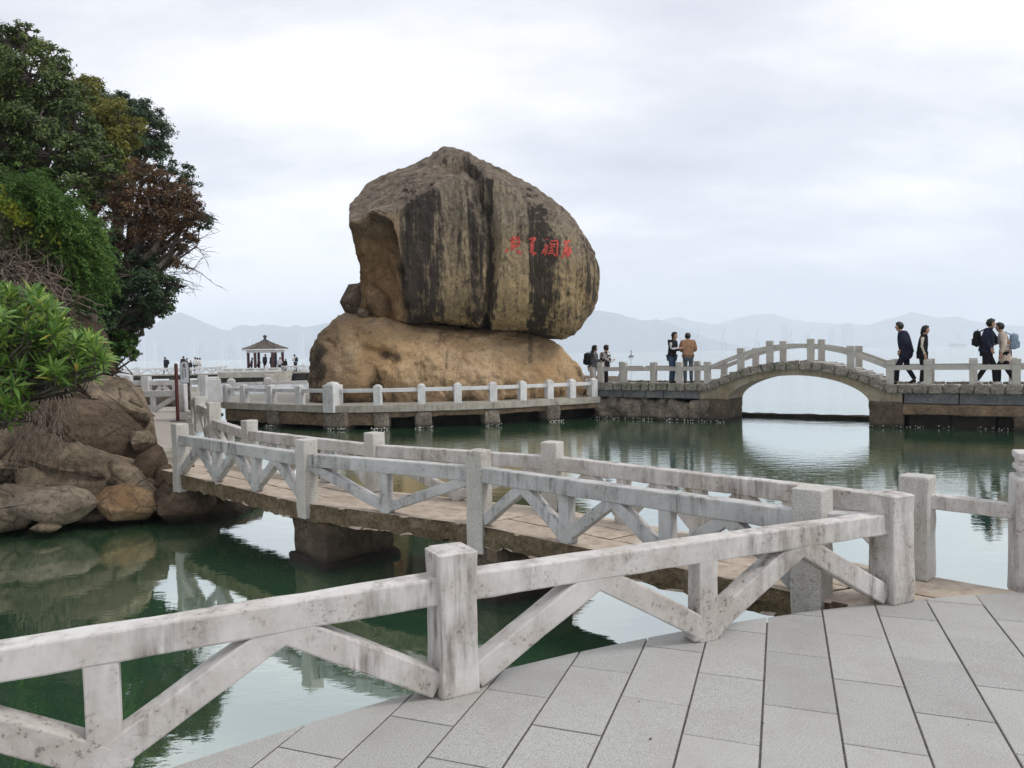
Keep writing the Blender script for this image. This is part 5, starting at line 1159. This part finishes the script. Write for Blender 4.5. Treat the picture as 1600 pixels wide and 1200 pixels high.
for k in range(6):
    a, b = np.array((*hexa[k], ez)), np.array((*hexa[(k + 1) % 6], ez)); apex = np.array((gx, gy, tz)); V = []; n = 7
    for j in range(n + 1):
        t = j / n; L = a + (apex - a) * t; R_ = b + (apex - b) * t; sag = -0.16 * math.sin(math.pi * t)
        V += [L + (0, 0, sag), R_ + (0, 0, sag)]
    V += [v_ - np.array((0, 0, 0.10)) for v_ in V]; m = 2 * (n + 1); Q = [q for j in range(n) for q in ((2 * j, 2 * j + 1, 2 * j + 3, 2 * j + 2), (m + 2 * j, m + 2 * j + 2, m + 2 * j + 3, m + 2 * j + 1))] + [(0, m, m + 1, 1)]
    rf = obj('roof_slope', (V, Q), 'roof_tile', gaz)
    mb = MB()
    for j in range(1, 12):                                 # rows of half-round tiles running down the slope
        t = j / 12; p0 = a + (b - a) * t; tt = min(t, 1 - t) * 2; p1 = p0 + (apex - (a + b) / 2) * tt * 0.97; mb.add(*tube([p0 + (0, 0, 0.03), (p0 + p1) / 2 + (0, 0, -0.10 * tt), p1 + (0, 0, 0.02)], 0.06, 5))
    obj('tile_rows', mb, 'roof_tile', rf)
    obj('ridge', tube([a + (0, 0, 0.04), (a + apex) / 2 + (0, 0, -0.08), apex + (0, 0, 0.05)], 0.075, 6), 'roof_dark', gaz)
    ca, cb = [np.array(((p[0] - gx) * 0.80 + gx, (p[1] - gy) * 0.80 + gy, ez - 0.20)) for p in (hexa[k], hexa[(k + 1) % 6])]
    obj('beam', beam(ca, cb, 0.16, 0.30, 0.02, 1), 'ring_white', gaz)
    c_ = (ca - np.array((gx, gy, 0))) * np.array((0.93, 0.93, 1)) + np.array((gx, gy, 0)); obj('column', tube([(c_[0], c_[1], GZ - 0.01), (c_[0], c_[1], ez - 0.05)], 0.14, 10), 'column_red', gaz)
    obj('eave', beam(np.array((*hexa[k], ez - 0.06)), np.array((*hexa[(k + 1) % 6], ez - 0.06)), 0.08, 0.12, 0.02, 1), 'ring_white', gaz)
obj('finial', tube([(gx, gy, tz - 0.1), (gx, gy, tz + 0.12), (gx, gy, tz + 0.18), (gx, gy, tz + 0.32), (gx, gy, tz + 0.42), (gx, gy, tz + 0.52)], [0.16, 0.14, 0.10, 0.20, 0.17, 0.05], 10), 'roof_dark', gaz)
# piece of white railing behind the bridge's left end, and a short one on the far terrace
p = [at(x, 600, y) for x, y in ((912, 30.5), (945, 29.5), (972, 28.6))]
railing('landing_railing', [(q.x, q.y, 0.85, 1.45, 'flat', None, 0.2) for q in p], [(0, 1, 'W', 1), (1, 2, 'W', 1)], 'short white trussed railing behind the left end of the bridge', ('ring_white', 'ring_white'), 0.85, 'white concrete railings', detail=0, rz=0.52)
V, Q = rbox((5.5, 4.2, 1.6), 0.05); p = at(945, 600, 29.6); obj('landing', (xf(V, Matrix.Translation((p.x + 0.6, p.y + 1.2, 0.03)) @ Matrix.Rotation(rad(-30), 4, 'Z')), Q), 'concrete', kind='structure', label='concrete landing joining terrace and bridge')

# ================================================================ PEOPLE
M['skin'] = m_flat('skin', (0.36, 0.21, 0.145), 0.6, 0.08); M['hair'] = m_flat('black hair', (0.010, 0.009, 0.009), 0.5, 0.3)
CL = {}
def cloth(name, c):
    if name not in CL: CL[name] = m_flat(name + ' cloth', c, 0.9, 0.22, 0.15, 9)
    return CL[name]
def skin_mesh(name, V, E, R, sub, mat, parent, root=0):
    me = bpy.data.meshes.new(name); me.from_pydata([tuple(v) for v in V], E, []); me.update(); o = bpy.data.objects.new(name, me); COL.objects.link(o)
    m = o.modifiers.new('skin', 'SKIN'); m.use_smooth_shade = True
    if not me.skin_vertices: me.skin_vertices.new() if hasattr(me.skin_vertices, 'new') else None
    if not me.skin_vertices:
        bm = bmesh.new(); bm.from_mesh(me); bm.verts.layers.skin.verify(); bm.to_mesh(me); bm.free()
    for i, r in enumerate(R):
        sv = me.skin_vertices[0].data[i]; sv.radius = r if hasattr(r, '__len__') else (r, r); sv.use_root = (i == root)
    if sub: s = o.modifiers.new('sub', 'SUBSURF'); s.levels = sub; s.render_levels = sub
    me.materials.append(mat if not isinstance(mat, str) else M[mat]); o.parent = parent; return o
def person(label, loc, face, h, top, legs, shoes, hair='short', pose=None, group=None, sub=1, stride=0.0, arms=('down', 'down'), bow=0.06, coat=0.0, fingers=True, hat=None, bulk=1.0, topname='jacket', sleeve=None, sit=False, build=1.0):
    """a figure facing the angle `face` (0 = +Y, clockwise seen from above), standing at loc"""
    root = thing('person', loc, label, 'person', group); k = h / 1.70; ca, sa = math.cos(-face), math.sin(-face)
    def W(x, y, z): x *= k; y *= k; z *= k; return Vector((x * ca - y * sa, x * sa + y * ca, z))
    dz = -0.42 if sit else 0.0
    bx = bow
    J = dict(pel=(0, 0, 0.93 + dz), waist=(0, 0.0 + bx * 0.25, 1.06 + dz), chest=(0, bx * 0.6, 1.27 + dz), neck=(0, bx * 1.1, 1.43 + dz), nk2=(0, bx * 1.5 + 0.01, 1.49 + dz), chin=(0, bx * 1.9 + 0.025, 1.535 + dz), head=(0, bx * 2.0 + 0.015, 1.60 + dz), crown=(0, bx * 2.0 + 0.0, 1.67 + dz))
    st = [(stride, 0.0), (-stride * 0.85, 0.02)]
    for i, sgn in enumerate((-1, 1)):
        fy, lift = st[i]
        J[f'hip{i}'] = (sgn * 0.095, 0, 0.88 + dz)
        if sit: J[f'kn{i}'] = (sgn * 0.12, 0.42, 0.50); J[f'an{i}'] = (sgn * 0.12, 0.40, 0.09); J[f'toe{i}'] = (sgn * 0.12, 0.52, 0.04)
        else: J[f'kn{i}'] = (sgn * 0.10, fy * 0.5 + 0.025 + (0.05 if stride else 0), 0.49); J[f'an{i}'] = (sgn * 0.10, fy - 0.02, 0.085 + (0.05 if fy < 0 else 0)); J[f'toe{i}'] = (sgn * 0.105, fy + 0.12, 0.035)
        J[f'sh{i}'] = (sgn * 0.185, bx * 0.9, 1.385 + dz); a = arms[i]
        if a == 'down': J[f'el{i}'] = (sgn * 0.235, bx * 0.6 - 0.02, 1.11 + dz); J[f'wr{i}'] = (sgn * 0.235, bx * 0.6 + 0.05, 0.875 + dz); hd = (0, 0.25, -1)
        elif a == 'fold': J[f'el{i}'] = (sgn * 0.24, bx * 0.6 - 0.02, 1.13 + dz); J[f'wr{i}'] = (sgn * 0.06, bx + 0.20, 1.12 + dz); hd = (-sgn * 0.8, 0.5, 0.1)
        elif a == 'phone': J[f'el{i}'] = (sgn * 0.225, bx * 0.6 + 0.03, 1.13 + dz); J[f'wr{i}'] = (sgn * 0.13, bx + 0.26, 1.17 + dz); hd = (-sgn * 0.35, 0.9, 0.15)
        elif a == 'raise': J[f'el{i}'] = (sgn * 0.24, bx + 0.16, 1.30 + dz); J[f'wr{i}'] = (sgn * 0.12, bx + 0.22, 1.50 + dz); hd = (-sgn * 0.2, 0.3, 0.9)
        elif a == 'pocket': J[f'el{i}'] = (sgn * 0.27, bx * 0.6 - 0.07, 1.13 + dz); J[f'wr{i}'] = (sgn * 0.20, bx * 0.6 + 0.07, 0.96 + dz); hd = (-sgn * 0.2, 0.4, -0.9)
        elif a == 'hug': J[f'el{i}'] = (sgn * 0.25, bx + 0.14, 1.18 + dz); J[f'wr{i}'] = (sgn * 0.13, bx + 0.36, 1.10 + dz); hd = (-sgn * 0.5, 0.8, 0)
        hd = Vector(hd).normalized(); w = Vector(J[f'wr{i}']); J[f'pa{i}'] = tuple(w + hd * 0.075)
        s = Vector((sgn, 0, 0)); s = (s - hd * s.dot(hd)).normalized(); f_ = hd.cross(s)
        for q, (o_, L) in enumerate(((-0.03, 0.062), (-0.01, 0.078), (0.011, 0.072), (0.03, 0.055))): J[f'f{i}{q}'] = tuple(Vector(J[f'pa{i}']) + f_ * o_ + hd * L - s * 0.012)
        J[f'f{i}4'] = tuple(w + hd * 0.05 + f_ * -0.05 - s * 0.02)
    names = ['pel', 'waist', 'chest', 'neck', 'nk2', 'chin', 'head', 'crown']; E = [('pel', 'waist'), ('waist', 'chest'), ('chest', 'neck'), ('neck', 'nk2'), ('nk2', 'chin'), ('chin', 'head'), ('head', 'crown')]
    Rd = dict(pel=.12, waist=.11, chest=.125, neck=.065, nk2=.056, chin=.078, head=.096, crown=.07)
    for i in (0, 1):
        for a, b, r in (('pel', f'hip{i}', .085), (f'hip{i}', f'kn{i}', .05), (f'kn{i}', f'an{i}', .036), (f'an{i}', f'toe{i}', .03), ('chest', f'sh{i}', .055), (f'sh{i}', f'el{i}', .038), (f'el{i}', f'wr{i}', .027), (f'wr{i}', f'pa{i}', .034)): E.append((a, b)); names.append(b); Rd[b] = r
        if fingers:
            for q in range(5): b = f'f{i}{q}'; E.append(((f'pa{i}' if q < 4 else f'wr{i}'), b)); names.append(b); Rd[b] = 0.0095
    ix = {n_: i for i, n_ in enumerate(names)}
    body = skin_mesh('body', [W(*J[n_]) for n_ in names], [(ix[a], ix[b]) for a, b in E], [Rd[n_] * k for n_ in names], sub, 'skin', root)
    # face: nose and ears, part of the head
    mbf = MB(); hc = Vector(J['head'])
    for off, r in (((0, 0.078, -0.012), (0.013, 0.020, 0.022)), ((-0.080, 0.0, -0.01), (0.012, 0.02, 0.03)), ((0.080, 0.0, -0.01), (0.012, 0.02, 0.03))):
        V, Q = rbox((2, 2, 2), 1.0, (2, 2, 2)); V = V / np.linalg.norm(V, axis=1, keepdims=True) * np.array(r) + np.array(hc + Vector(off)); mbf.add([tuple(W(*p)) for p in V], Q)
    o = bpy.data.objects.new('face', mbf.mesh('face', True)); o.data.materials.append(M['skin']); COL.objects.link(o); o.parent = root
    def blob(name, c, r, mat, cut=None, nseg=6):
        V, Q = rbox((2, 2, 2), 1.0, (nseg, nseg, nseg)); V = V / np.linalg.norm(V, axis=1, keepdims=True)
        if cut: V = cut(V)
        V = V + 0.05 * fbm(V * 3 + h * 7, 4, 2)[:, None] * V
        V = V * np.array(r) + np.array(c); me = MB().add([tuple(W(*p)) for p in V], Q).mesh(name, True); me.materials.append(M[mat] if isinstance(mat, str) else mat); o = bpy.data.objects.new(name, me); COL.objects.link(o); o.parent = root; return o
    def fringe(V): V = V.copy(); m = (V[:, 1] > 0.12) & (V[:, 2] < 0.30); V[m] *= 0.62; m2 = V[:, 2] < -0.72; V[m2, 2] = -0.72; return V
    blob('hair', hc + Vector((0, -0.012, 0.020)), (0.104, 0.122, 0.122), 'hair', fringe, 8)
    if hair == 'long': blob('long_hair', hc + Vector((0, -0.065, -0.13)), (0.085, 0.05, 0.17), 'hair')
    if hair == 'tied': blob('hair_tail', hc + Vector((0, -0.10, -0.09)), (0.05, 0.05, 0.13), 'hair')
    # clothes
    c = cloth(*top) if isinstance(top, tuple) else top; b = bulk * 1.10
    J['hipc'] = (0, 0.0, 0.96 + dz)
    nm = ['waist', 'chest', 'neck', 'hipc'] + [f'{j}{i}' for i in (0, 1) for j in ('sh', 'el', 'wr')]; V = [W(*J[n_]) for n_ in nm]; R = [(.160 * k * b, .130 * k * b), (.172 * k * b, .138 * k * b), .082 * k, (.166 * k * b, .136 * k * b)] + [.098 * k * b, .070 * k * b, .052 * k * b] * 2
    hemz = 0.86 - coat + dz; nm2 = (0, 0.0, max(hemz, 0.4)); V.append(W(*nm2)); R.append(((.162 + coat * 0.12) * k * b, (.132 + coat * 0.14) * k * b)); n_ = len(V) - 1
    skin_mesh(topname, V, [(n_, 3), (3, 0), (0, 1), (1, 2), (1, 4), (4, 5), (5, 6), (1, 7), (7, 8), (8, 9)], R, sub, c, root, 0)
    if sleeve:
        for i in sleeve[1]:
            sh, el, wr = Vector(J[f'sh{i}']), Vector(J[f'el{i}']), Vector(J[f'wr{i}']); off = Vector(((-1, 1)[i] * 0.012, 0, 0.01))
            skin_mesh('sleeve_stripe', [W(*(sh + off * 2.2)), W(*(el + off)), W(*(wr + off * 0.4))], [(0, 1), (1, 2)], [.064 * k * b, .060 * k * b, .047 * k * b], sub, cloth(*sleeve[0]), root, 0)
    if hat: pass
    c = cloth(*legs); nm = ['pel', 'hip0', 'kn0', 'an0', 'hip1', 'kn1', 'an1']; skin_mesh('trousers', [W(*J[n_]) for n_ in nm], [(0, 1), (1, 2), (2, 3), (0, 4), (4, 5), (5, 6)], [(.145 * k, .118 * k)] + [.100 * k, .074 * k, .060 * k] * 2, sub, c, root, 0)
    c = cloth(*shoes)
    for i in (0, 1):
        an, toe = Vector(J[f'an{i}']), Vector(J[f'toe{i}']); skin_mesh('shoe', [W(an.x, an.y - 0.035, an.z - 0.035), W(an.x, an.y + 0.05, an.z - 0.02), W(*toe)], [(0, 1), (1, 2)], [.045 * k, .048 * k, (.046 * k, .032 * k)], sub, c, root, 0)
    root['hh'] = h
    return root, W, J
def backpack(label, root, W, J, col, size=(0.29, 0.17, 0.42), low=0.0, side=(0, -1)):
    c = Vector(J['chest']) + Vector((side[0] * 0.2, -0.235, -0.05 - low)); V, Q = rbox(size, 0.07, (3, 3, 4), 0.012, 6, 3); V2, Q2 = rbox((size[0] * 0.75, 0.07, size[2] * 0.45), 0.03, (2, 1, 2)); V2 = V2 + np.array([0, -size[1] / 2, -size[2] * 0.2])
    bp_ = thing('backpack', root.location + W(*c), label, 'backpack'); R0 = W(0, 0, 0)
    def put(nm, V, Q, mat): me = MB().add([tuple(W(*(Vector(p) + c)) - W(*c)) for p in V], Q).mesh(nm, True); me.materials.append(mat); o = bpy.data.objects.new(nm, me); COL.objects.link(o); o.parent = bp_
    put('bag_body', V, Q, cloth(*col)); put('front_pocket', V2, Q2, cloth(*col))
    for s in (-1, 1):
        pth = [Vector((s * 0.09, 0.06, size[2] * 0.42)), Vector((s * 0.115, 0.20, size[2] * 0.62)), Vector((s * 0.13, 0.365, size[2] * 0.35)), Vector((s * 0.15, 0.36, -0.02)), Vector((s * 0.17, 0.18, -size[2] * 0.32)), Vector((s * 0.12, 0.06, -size[2] * 0.36))]
        V3, Q3, T3 = tube([tuple(p) for p in pth], 0.018, 5); me = MB().add([tuple(W(*(Vector(p) + c)) - W(*c)) for p in V3], Q3, T3).mesh('strap', True); me.materials.append(cloth(*col)); o = bpy.data.objects.new('strap', me); COL.objects.link(o); o.parent = bp_
    V4, Q4, T4 = tube([(-0.04, 0.02, size[2] / 2 - 0.01), (-0.02, 0.02, size[2] / 2 + 0.04), (0.02, 0.02, size[2] / 2 + 0.04), (0.04, 0.02, size[2] / 2 - 0.01)], 0.009, 5); me = MB().add([tuple(W(*(Vector(p) + c)) - W(*c)) for p in V4], Q4, T4).mesh('grab_handle', True); me.materials.append(cloth(*col)); o = bpy.data.objects.new('grab_handle', me); COL.objects.link(o); o.parent = bp_
    return bp_
BLK, NAVY, WHITE = ('black', (0.012, 0.012, 0.014)), ('navy', (0.014, 0.017, 0.034)), ('off white', (0.62, 0.61, 0.60))
fc = math.atan2(BE.x, BE.y)                                  # heading along the bridge to the right
GP = 'people on the bridge'
q = bp(bs(1050) - 0.198, 0.55, ZB); person('woman in black vest with pale sleeves and blue jeans holding a phone', q, fc, 1.72, BLK, ('denim', (0.045, 0.075, 0.13)), BLK, 'long', arms=('phone', 'phone'), group=GP, bow=0.05, sub=2, sleeve=(('pale grey', (0.40, 0.40, 0.42)), (0, 1)), topname='vest', build=1)
q = bp(bs(1076) - 0.216, 0.6, ZB); person('man in tan jacket and grey jeans seen from behind', q, rad(12), 1.68, ('tan', (0.24, 0.14, 0.085)), ('grey denim', (0.085, 0.10, 0.115)), BLK, 'short', arms=('fold', 'fold'), group=GP, bow=0.10, sub=2, bulk=1.18)
q = bp(bs(1407) + 0.08, 0.75, ZB); r_ = person('man in long navy coat striding left on the bridge', q, fc + math.pi, 1.80, NAVY, ('dark navy', (0.010, 0.012, 0.022)), BLK, 'short', arms=('pocket', 'pocket'), group=GP, bow=0.08, sub=2, stride=0.24, coat=0.20, bulk=1.25, topname='coat')
q = bp(bs(1440) + -0.02, 0.75, ZB); person('woman in black and beige top with pale sleeve stripe, dark cap', q, fc, 1.68, BLK, BLK, WHITE, 'tied', arms=('down', 'down'), group=GP, bow=0.04, sub=2, sleeve=(('cream', (0.50, 0.45, 0.36)), (1,)), topname='top')
q = bp(bs(1545) - 0.05, 0.6, ZB); a_ = person('man in dark navy jacket with black backpack facing his companion', q, fc, 1.80, NAVY, BLK, WHITE, 'short', arms=('hug', 'pocket'), group=GP, bow=0.05, sub=2, stride=0.22, bulk=1.2)
backpack('black backpack on the man in the dark navy jacket', *a_, BLK)
q = bp(bs(1563) + 0.14, 0.85, ZB); a_ = person('person in cream jacket with pale blue backpack at the right edge', q, fc + math.pi * 1.02, 1.70, ('cream jacket', (0.50, 0.42, 0.35)), BLK, WHITE, 'short', arms=('down', 'hug'), group=GP, bow=0.07, sub=2, stride=-0.20, coat=0.28)
backpack('pale blue grey backpack on the person in the cream jacket', *a_, ('pale blue', (0.20, 0.26, 0.34)), (0.34, 0.20, 0.42), 0.02)
q = at(926, 600, 27.3); q.z = 0.83; a_ = person('person in grey hoodie and white trousers with black backpack left of the bridge', q, rad(75), 1.72, ('grey hoodie', (0.13, 0.13, 0.14)), WHITE, WHITE, 'tied', arms=('phone', 'phone'), group=GP, bow=0.05, sub=2)
backpack('black backpack on the person in the grey hoodie', *a_, BLK, (0.28, 0.18, 0.44))
q = at(944, 600, 27.0); q.z = 0.83; person('man in black and white patterned shirt beside the grey hoodie', q, rad(60), 1.72, None or ('placeholder', (0.1, 0.1, 0.1)), BLK, BLK, 'short', arms=('phone', 'phone'), group=GP, bow=0.06, sub=2, topname='patterned_shirt')
b = NB('checked shirt cloth'); vo = b.n('ShaderNodeTexVoronoi', {'Vector': b.tc.outputs['Object'], 'Scale': 11.0}); CLm = b.done(b.ramp(vo.outputs['Color'], [(0.40, (0.02, 0.02, 0.02)), (0.55, (0.55, 0.54, 0.52))], 'CONSTANT'), 0.9)
for o in COL.objects:
    if o.name.startswith('patterned_shirt'): o.data.materials[0] = CLm
# far figures
FARP = [(260, 'down', 1.75, -1.4, NAVY, BLK, 'lone walker in dark clothes with backpack on the distant walkway', 0.22), (286, 'down', 1.8, 0.3, BLK, BLK, 'tall dark figure behind the narrow white sign', 0), (291, 'phone', 1.6, 1.5, BLK, BLK, 'shorter dark figure just right of the tall one behind the white sign', 0), (297.5, 'down', 1.35, 2.0, BLK, BLK, 'small dark child on the distant walkway beside the white sign', 0),
        (304, 'phone', 1.68, 1.2, WHITE, BLK, 'person in white top and black trousers, first of the white clad trio', 0), (308, 'down', 1.62, 0.4, WHITE, BLK, 'middle person of the white clad trio on the distant walkway', 0.1), (311.5, 'down', 1.6, 0.6, WHITE, WHITE, 'last of the white clad trio, dressed all in white', 0.0),
        (462, 'phone', 1.78, -0.9, WHITE, BLK, 'person in white shirt with dark backpack right of the pavilion', 0), (446, 'raise', 1.35, 0.4, BLK, BLK, 'short dark figure with a raised arm right of the pavilion', 0)]
for px, arm, h, face, t_, l_, lab, st_ in FARP:
    q = at(px, 580, YF + 0.8); q.z = ZF; r_ = person(lab, q, face, h, t_, l_, BLK, 'short', arms=(arm, 'down'), group='distant visitors', sub=1, stride=st_, fingers=False)
    if px in (260, 462): backpack('dark backpack on the ' + ('lone walker' if px == 260 else 'person in white shirt') + ' far away', *r_, BLK)
for px, arm, h, face, t_, lab in [(393, 'down', 1.6, 1.2, ('maroon', (0.07, 0.02, 0.025)), 'seated figure in maroon by the first pavilion column'), (404, 'phone', 1.6, 1.0, ('maroon', (0.07, 0.02, 0.025)), 'seated figure in maroon by the second pavilion column'), (414, 'down', 1.7, 2.0, ('slate', (0.035, 0.04, 0.06)), 'figure in slate clothes in the middle of the pavilion'), (424, 'raise', 1.7, 0.9, BLK, 'dark figure taking a picture inside the pavilion'), (430, 'down', 1.68, -1.0, NAVY, 'figure in navy beside the last pavilion column'), (437, 'phone', 1.6, 2.0, ('pale grey', (0.40, 0.40, 0.42)), 'figure in pale grey at the right edge of the pavilion')]:
    q = at(px, 580, gy - 0.6 if px not in (437,) else gy - 1.6); q.z = GZ - (0.0 if h > 1.65 else 0.22); person(lab, q, face, h, t_, BLK, BLK, 'short', arms=(arm, 'down'), group='distant visitors', sub=1, fingers=False)

# ================================================================ FAR SHORE
def ridge(name, pts, Y, depth, label, seed):
    xs = np.array([p[0] for p in pts]); ys = np.array([p[1] for p in pts], float); px = np.arange(xs.min(), xs.max() + 1, 3.0); py = np.interp(px, xs, ys)
    hz = np.array([at(x, y, Y).z for x, y in zip(px, py)]); X_ = np.array([at(x, 550, Y).x for x in px]); hz = hz + 5 * fbm(np.stack([X_ * 0.012, X_ * 0, X_ * 0], 1), seed, 4)
    vs = np.linspace(-1, 1, 25); V = []
    for v_ in vs:
        prof = (1 - abs(v_)) ** 0.8; n_ = fbm(np.stack([X_ * 0.004, np.full(len(X_), v_ * 3), X_ * 0], 1), seed + 1, 4) * (1 - prof) * prof * 0.5
        V.append(np.stack([X_, np.full(len(X_), Y + v_ * depth), np.maximum(-1.0, (hz + 2) * np.clip(prof + n_, 0, 1) - 2)], 1))
    V = np.concatenate(V); nx = len(px); Q = [(j * nx + i, j * nx + i + 1, (j + 1) * nx + i + 1, (j + 1) * nx + i) for j in range(len(vs) - 1) for i in range(nx - 1)]
    obj(name, (V, Q), 'hill', kind='structure', label=label, smooth=True)
ridge('hills', [(-200, 545), (0, 545), (100, 535), (180, 525), (220, 515), (245, 505), (268, 493), (284, 489), (300, 495), (325, 507), (348, 515), (362, 517), (368, 511), (385, 508), (400, 511), (412, 507), (428, 508), (440, 510), (452, 512), (462, 507), (478, 511), (500, 508), (522, 503), (548, 500), (600, 502), (650, 508), (720, 512), (800, 508), (860, 500), (905, 490), (936, 484), (960, 488), (985, 497), (1005, 500), (1025, 498), (1045, 505), (1075, 516), (1110, 528), (1160, 545)], 5600, 600, 'hazy blue hills across the water behind the rock', 3)
ridge('hills', [(960, 540), (1010, 512), (1040, 498), (1065, 496), (1090, 504), (1120, 507), (1150, 498), (1180, 491), (1205, 490), (1240, 500), (1290, 505), (1340, 507), (1400, 515), (1500, 530)], 7300, 500, 'paler far hills behind the arched bridge', 5)
ridge('hills', [(1270, 540), (1330, 515), (1370, 503), (1400, 496), (1425, 488), (1447, 493), (1465, 496), (1495, 494), (1515, 501), (1545, 506), (1600, 510), (1680, 500), (1800, 520)], 6400, 500, 'hazy blue hills at the right behind the walking people', 7)
twr = [(205, 540, 5), (222, 528, 6), (240, 534, 5), (300, 526, 7), (345, 532, 6), (372, 522, 6), (388, 527, 5), (470, 520, 8), (492, 526, 6), (1226, 508, 8), (1300, 516, 8), (1324, 506, 14), (1262, 522, 7), (1500, 520, 8)]
for k, (px, py, w) in enumerate(twr):
    Yt = 4300 + 30 * k; a = at(px, py, Yt); r_ = thing('tower_block', (a.x, Yt, 0), f'faint tower block in the haze, {("first", "second", "third", "fourth", "fifth", "sixth", "seventh", "eighth", "ninth", "tenth", "eleventh", "twelfth", "thirteenth", "fourteenth")[k]} from the left along the far shore', 'building', 'buildings on the far shore')
    V, Q = rbox((w * mpp(Yt), 25, a.z), 0.5); obj('tower', (V + np.array([a.x, Yt, a.z / 2 - 0.5]), Q), 'tower', r_); V, Q = rbox((w * mpp(Yt) * 0.45, 12, 7), 0.5); obj('roof_house', (V + np.array([a.x, Yt, a.z + 2]), Q), 'tower', r_)
for k, px in enumerate((252, 316, 362, 1063, 1091, 1131, 1183, 1236)):
    Yt = 4000.0; b0 = at(px, 548, Yt).x; H_ = 80 if k < 3 else 95; mb = MB(); s = 1
    r_ = thing('harbour_crane', (b0, Yt, 0), f'faint harbour crane, {("first", "second", "third", "fourth", "fifth", "sixth", "seventh", "eighth")[k]} from the left along the far quay', 'crane', 'cranes on the far quay')
    for dx_ in (-12, 12):
        for dy_ in (-9, 9): obj('leg', beam((b0 + dx_, Yt + dy_, 0), (b0 + dx_ * 0.8, Yt + dy_, 45), 2.2, 2.2, 0.1, 1), 'crane', r_)
    obj('portal_beam', beam((b0 - 12, Yt, 44), (b0 + 12, Yt, 44), 20, 3, 0.1, 1), 'crane', r_); obj('apex_tower', beam((b0, Yt, 45), (b0, Yt, H_), 2.5, 2.5, 0.1, 1), 'crane', r_)
    obj('boom', beam((b0 - 20, Yt, 46), (b0 + 8, Yt, H_ + 22), 2.2, 2.2, 0.1, 1), 'crane', r_)
# buoy and a freighter
q = at(986, 553, 330); r_ = thing('buoy', (q.x, 330, 0), 'small dark navigation buoy with a mast on the open water', 'buoy')
obj('float', tube([(q.x, 330, -0.3), (q.x, 330, 0.5), (q.x, 330, 0.7)], [1.1, 1.2, 0.9], 12), 'panel', r_); obj('mast', tube([(q.x, 330, 0.6), (q.x, 330, 2.6)], [0.32, 0.12], 8), 'panel', r_); obj('top_mark', tube([(q.x, 330, 2.5), (q.x, 330, 3.1)], [0.30, 0.22], 8), 'panel', r_)
q = at(1495, 541, 3600); r_ = thing('freighter', (q.x, 3600, 0), 'faint low freighter on the far water between the two right groups of people', 'ship')
hull = [(-38, 0), (40, 0), (46, 9), (-42, 9)]; V = [(q.x + x, 3600 + y, z) for y in (-7, 7) for x, z in hull]; obj('hull', (V, [(0, 1, 2, 3), (4, 7, 6, 5), (0, 4, 5, 1), (1, 5, 6, 2), (2, 6, 7, 3), (3, 7, 4, 0)]), m_flat('faded red hull', (0.20, 0.14, 0.13), 0.9), r_)
V, Q = rbox((12, 11, 16), 0.3); obj('bridge_house', (V + np.array([q.x - 28, 3600, 16]), Q), 'tower', r_); V, Q = rbox((48, 10, 5), 0.3); obj('cargo', (V + np.array([q.x + 8, 3600, 11]), Q), 'crane', r_)

# ================================================================ WATERLINE CRUST
rs = np.random.RandomState(9); mb = MB()
def crust(a, b, n, spread=0.05, z=0.02):
    a, b = np.array(a), np.array(b)
    for k in range(n):
        p = a + (b - a) * rs.rand() + rs.normal(size=2) * spread; r = rs.uniform(0.006, 0.020); V, Q = rbox((2 * r, 2 * r, 1.6 * r), r * 0.8); mb.add(V + np.array([p[0], p[1], z + rs.uniform(-0.01, 0.05)]), Q)
for s0, s1, w in ((-0.1, SL, -0.06), (SL, SP1, -0.01), (SP2, SR, -0.01), (SR, SR + 5, 0.42)):
    a, b = bp(s0, w, 0), bp(s1, w, 0); crust((a.x, a.y), (b.x, b.y), int((s1 - s0) * 17))
for i in (1, 2, 3, 4, 5, 6):
    a = Vector(inset(ring[i], -0.10)); d = (Vector(ring[i + 1]) - Vector(ring[i - 1])).normalized() * (0.42 if i == 2 else 0.27); crust(tuple(a - d), tuple(a + d), 26, 0.03)
props(obj('barnacles', mb, 'shell', kind='stuff'), 'white barnacles crusting the stone along the waterline')

rs = np.random.RandomState(77); mb = MB()
for k in range(14):                                       # dry leaves and grit lying on the plaza
    p = PC + Vector((math.cos(a_ := rs.uniform(1.35, 2.1)), math.sin(a_))) * rs.uniform(6.9, 8.95); L = rs.uniform(0.005, 0.013); a2 = rs.uniform(0, 6.28); c, s_n = math.cos(a2), math.sin(a2)
    V = np.array([(-L, 0, 0.001), (0, L * 0.45, 0.004), (L, 0, 0.002), (0, -L * 0.45, 0.004), (0, 0, 0.0035)]); V = np.stack([V[:, 0] * c - V[:, 1] * s_n + p.x, V[:, 0] * s_n + V[:, 1] * c + p.y, V[:, 2] + 0.7025], 1); mb.add(V, None, [(0, 1, 4), (1, 2, 4), (2, 3, 4), (3, 0, 4)])
props(obj('leaf_litter', mb, 'soil', kind='stuff'), 'small dry leaf scraps and grit scattered on the plaza')

# ================================================================ HAZE
hz = obj('haze', (np.array([(x, y, z) for x in (-7900, 7900) for y in (-30, 8000) for z in (-1.5, 520)]), [(0, 1, 3, 2), (4, 6, 7, 5), (0, 4, 5, 1), (2, 3, 7, 6), (0, 2, 6, 4), (1, 5, 7, 3)]), None, kind='stuff', label='pale sea haze')
hm = bpy.data.materials.new('haze'); hm.use_nodes = True; hm.node_tree.nodes.clear()
ho = hm.node_tree.nodes.new('ShaderNodeOutputMaterial'); pv = hm.node_tree.nodes.new('ShaderNodeVolumePrincipled')
pv.inputs['Color'].default_value = (0.855, 0.918, 1.0, 1); pv.inputs['Density'].default_value = 0.00027; pv.inputs['Anisotropy'].default_value = 0.0
hm.node_tree.links.new(pv.outputs[0], ho.inputs['Volume']); hz.data.materials.append(hm)
hm.cycles.homogeneous_volume = True
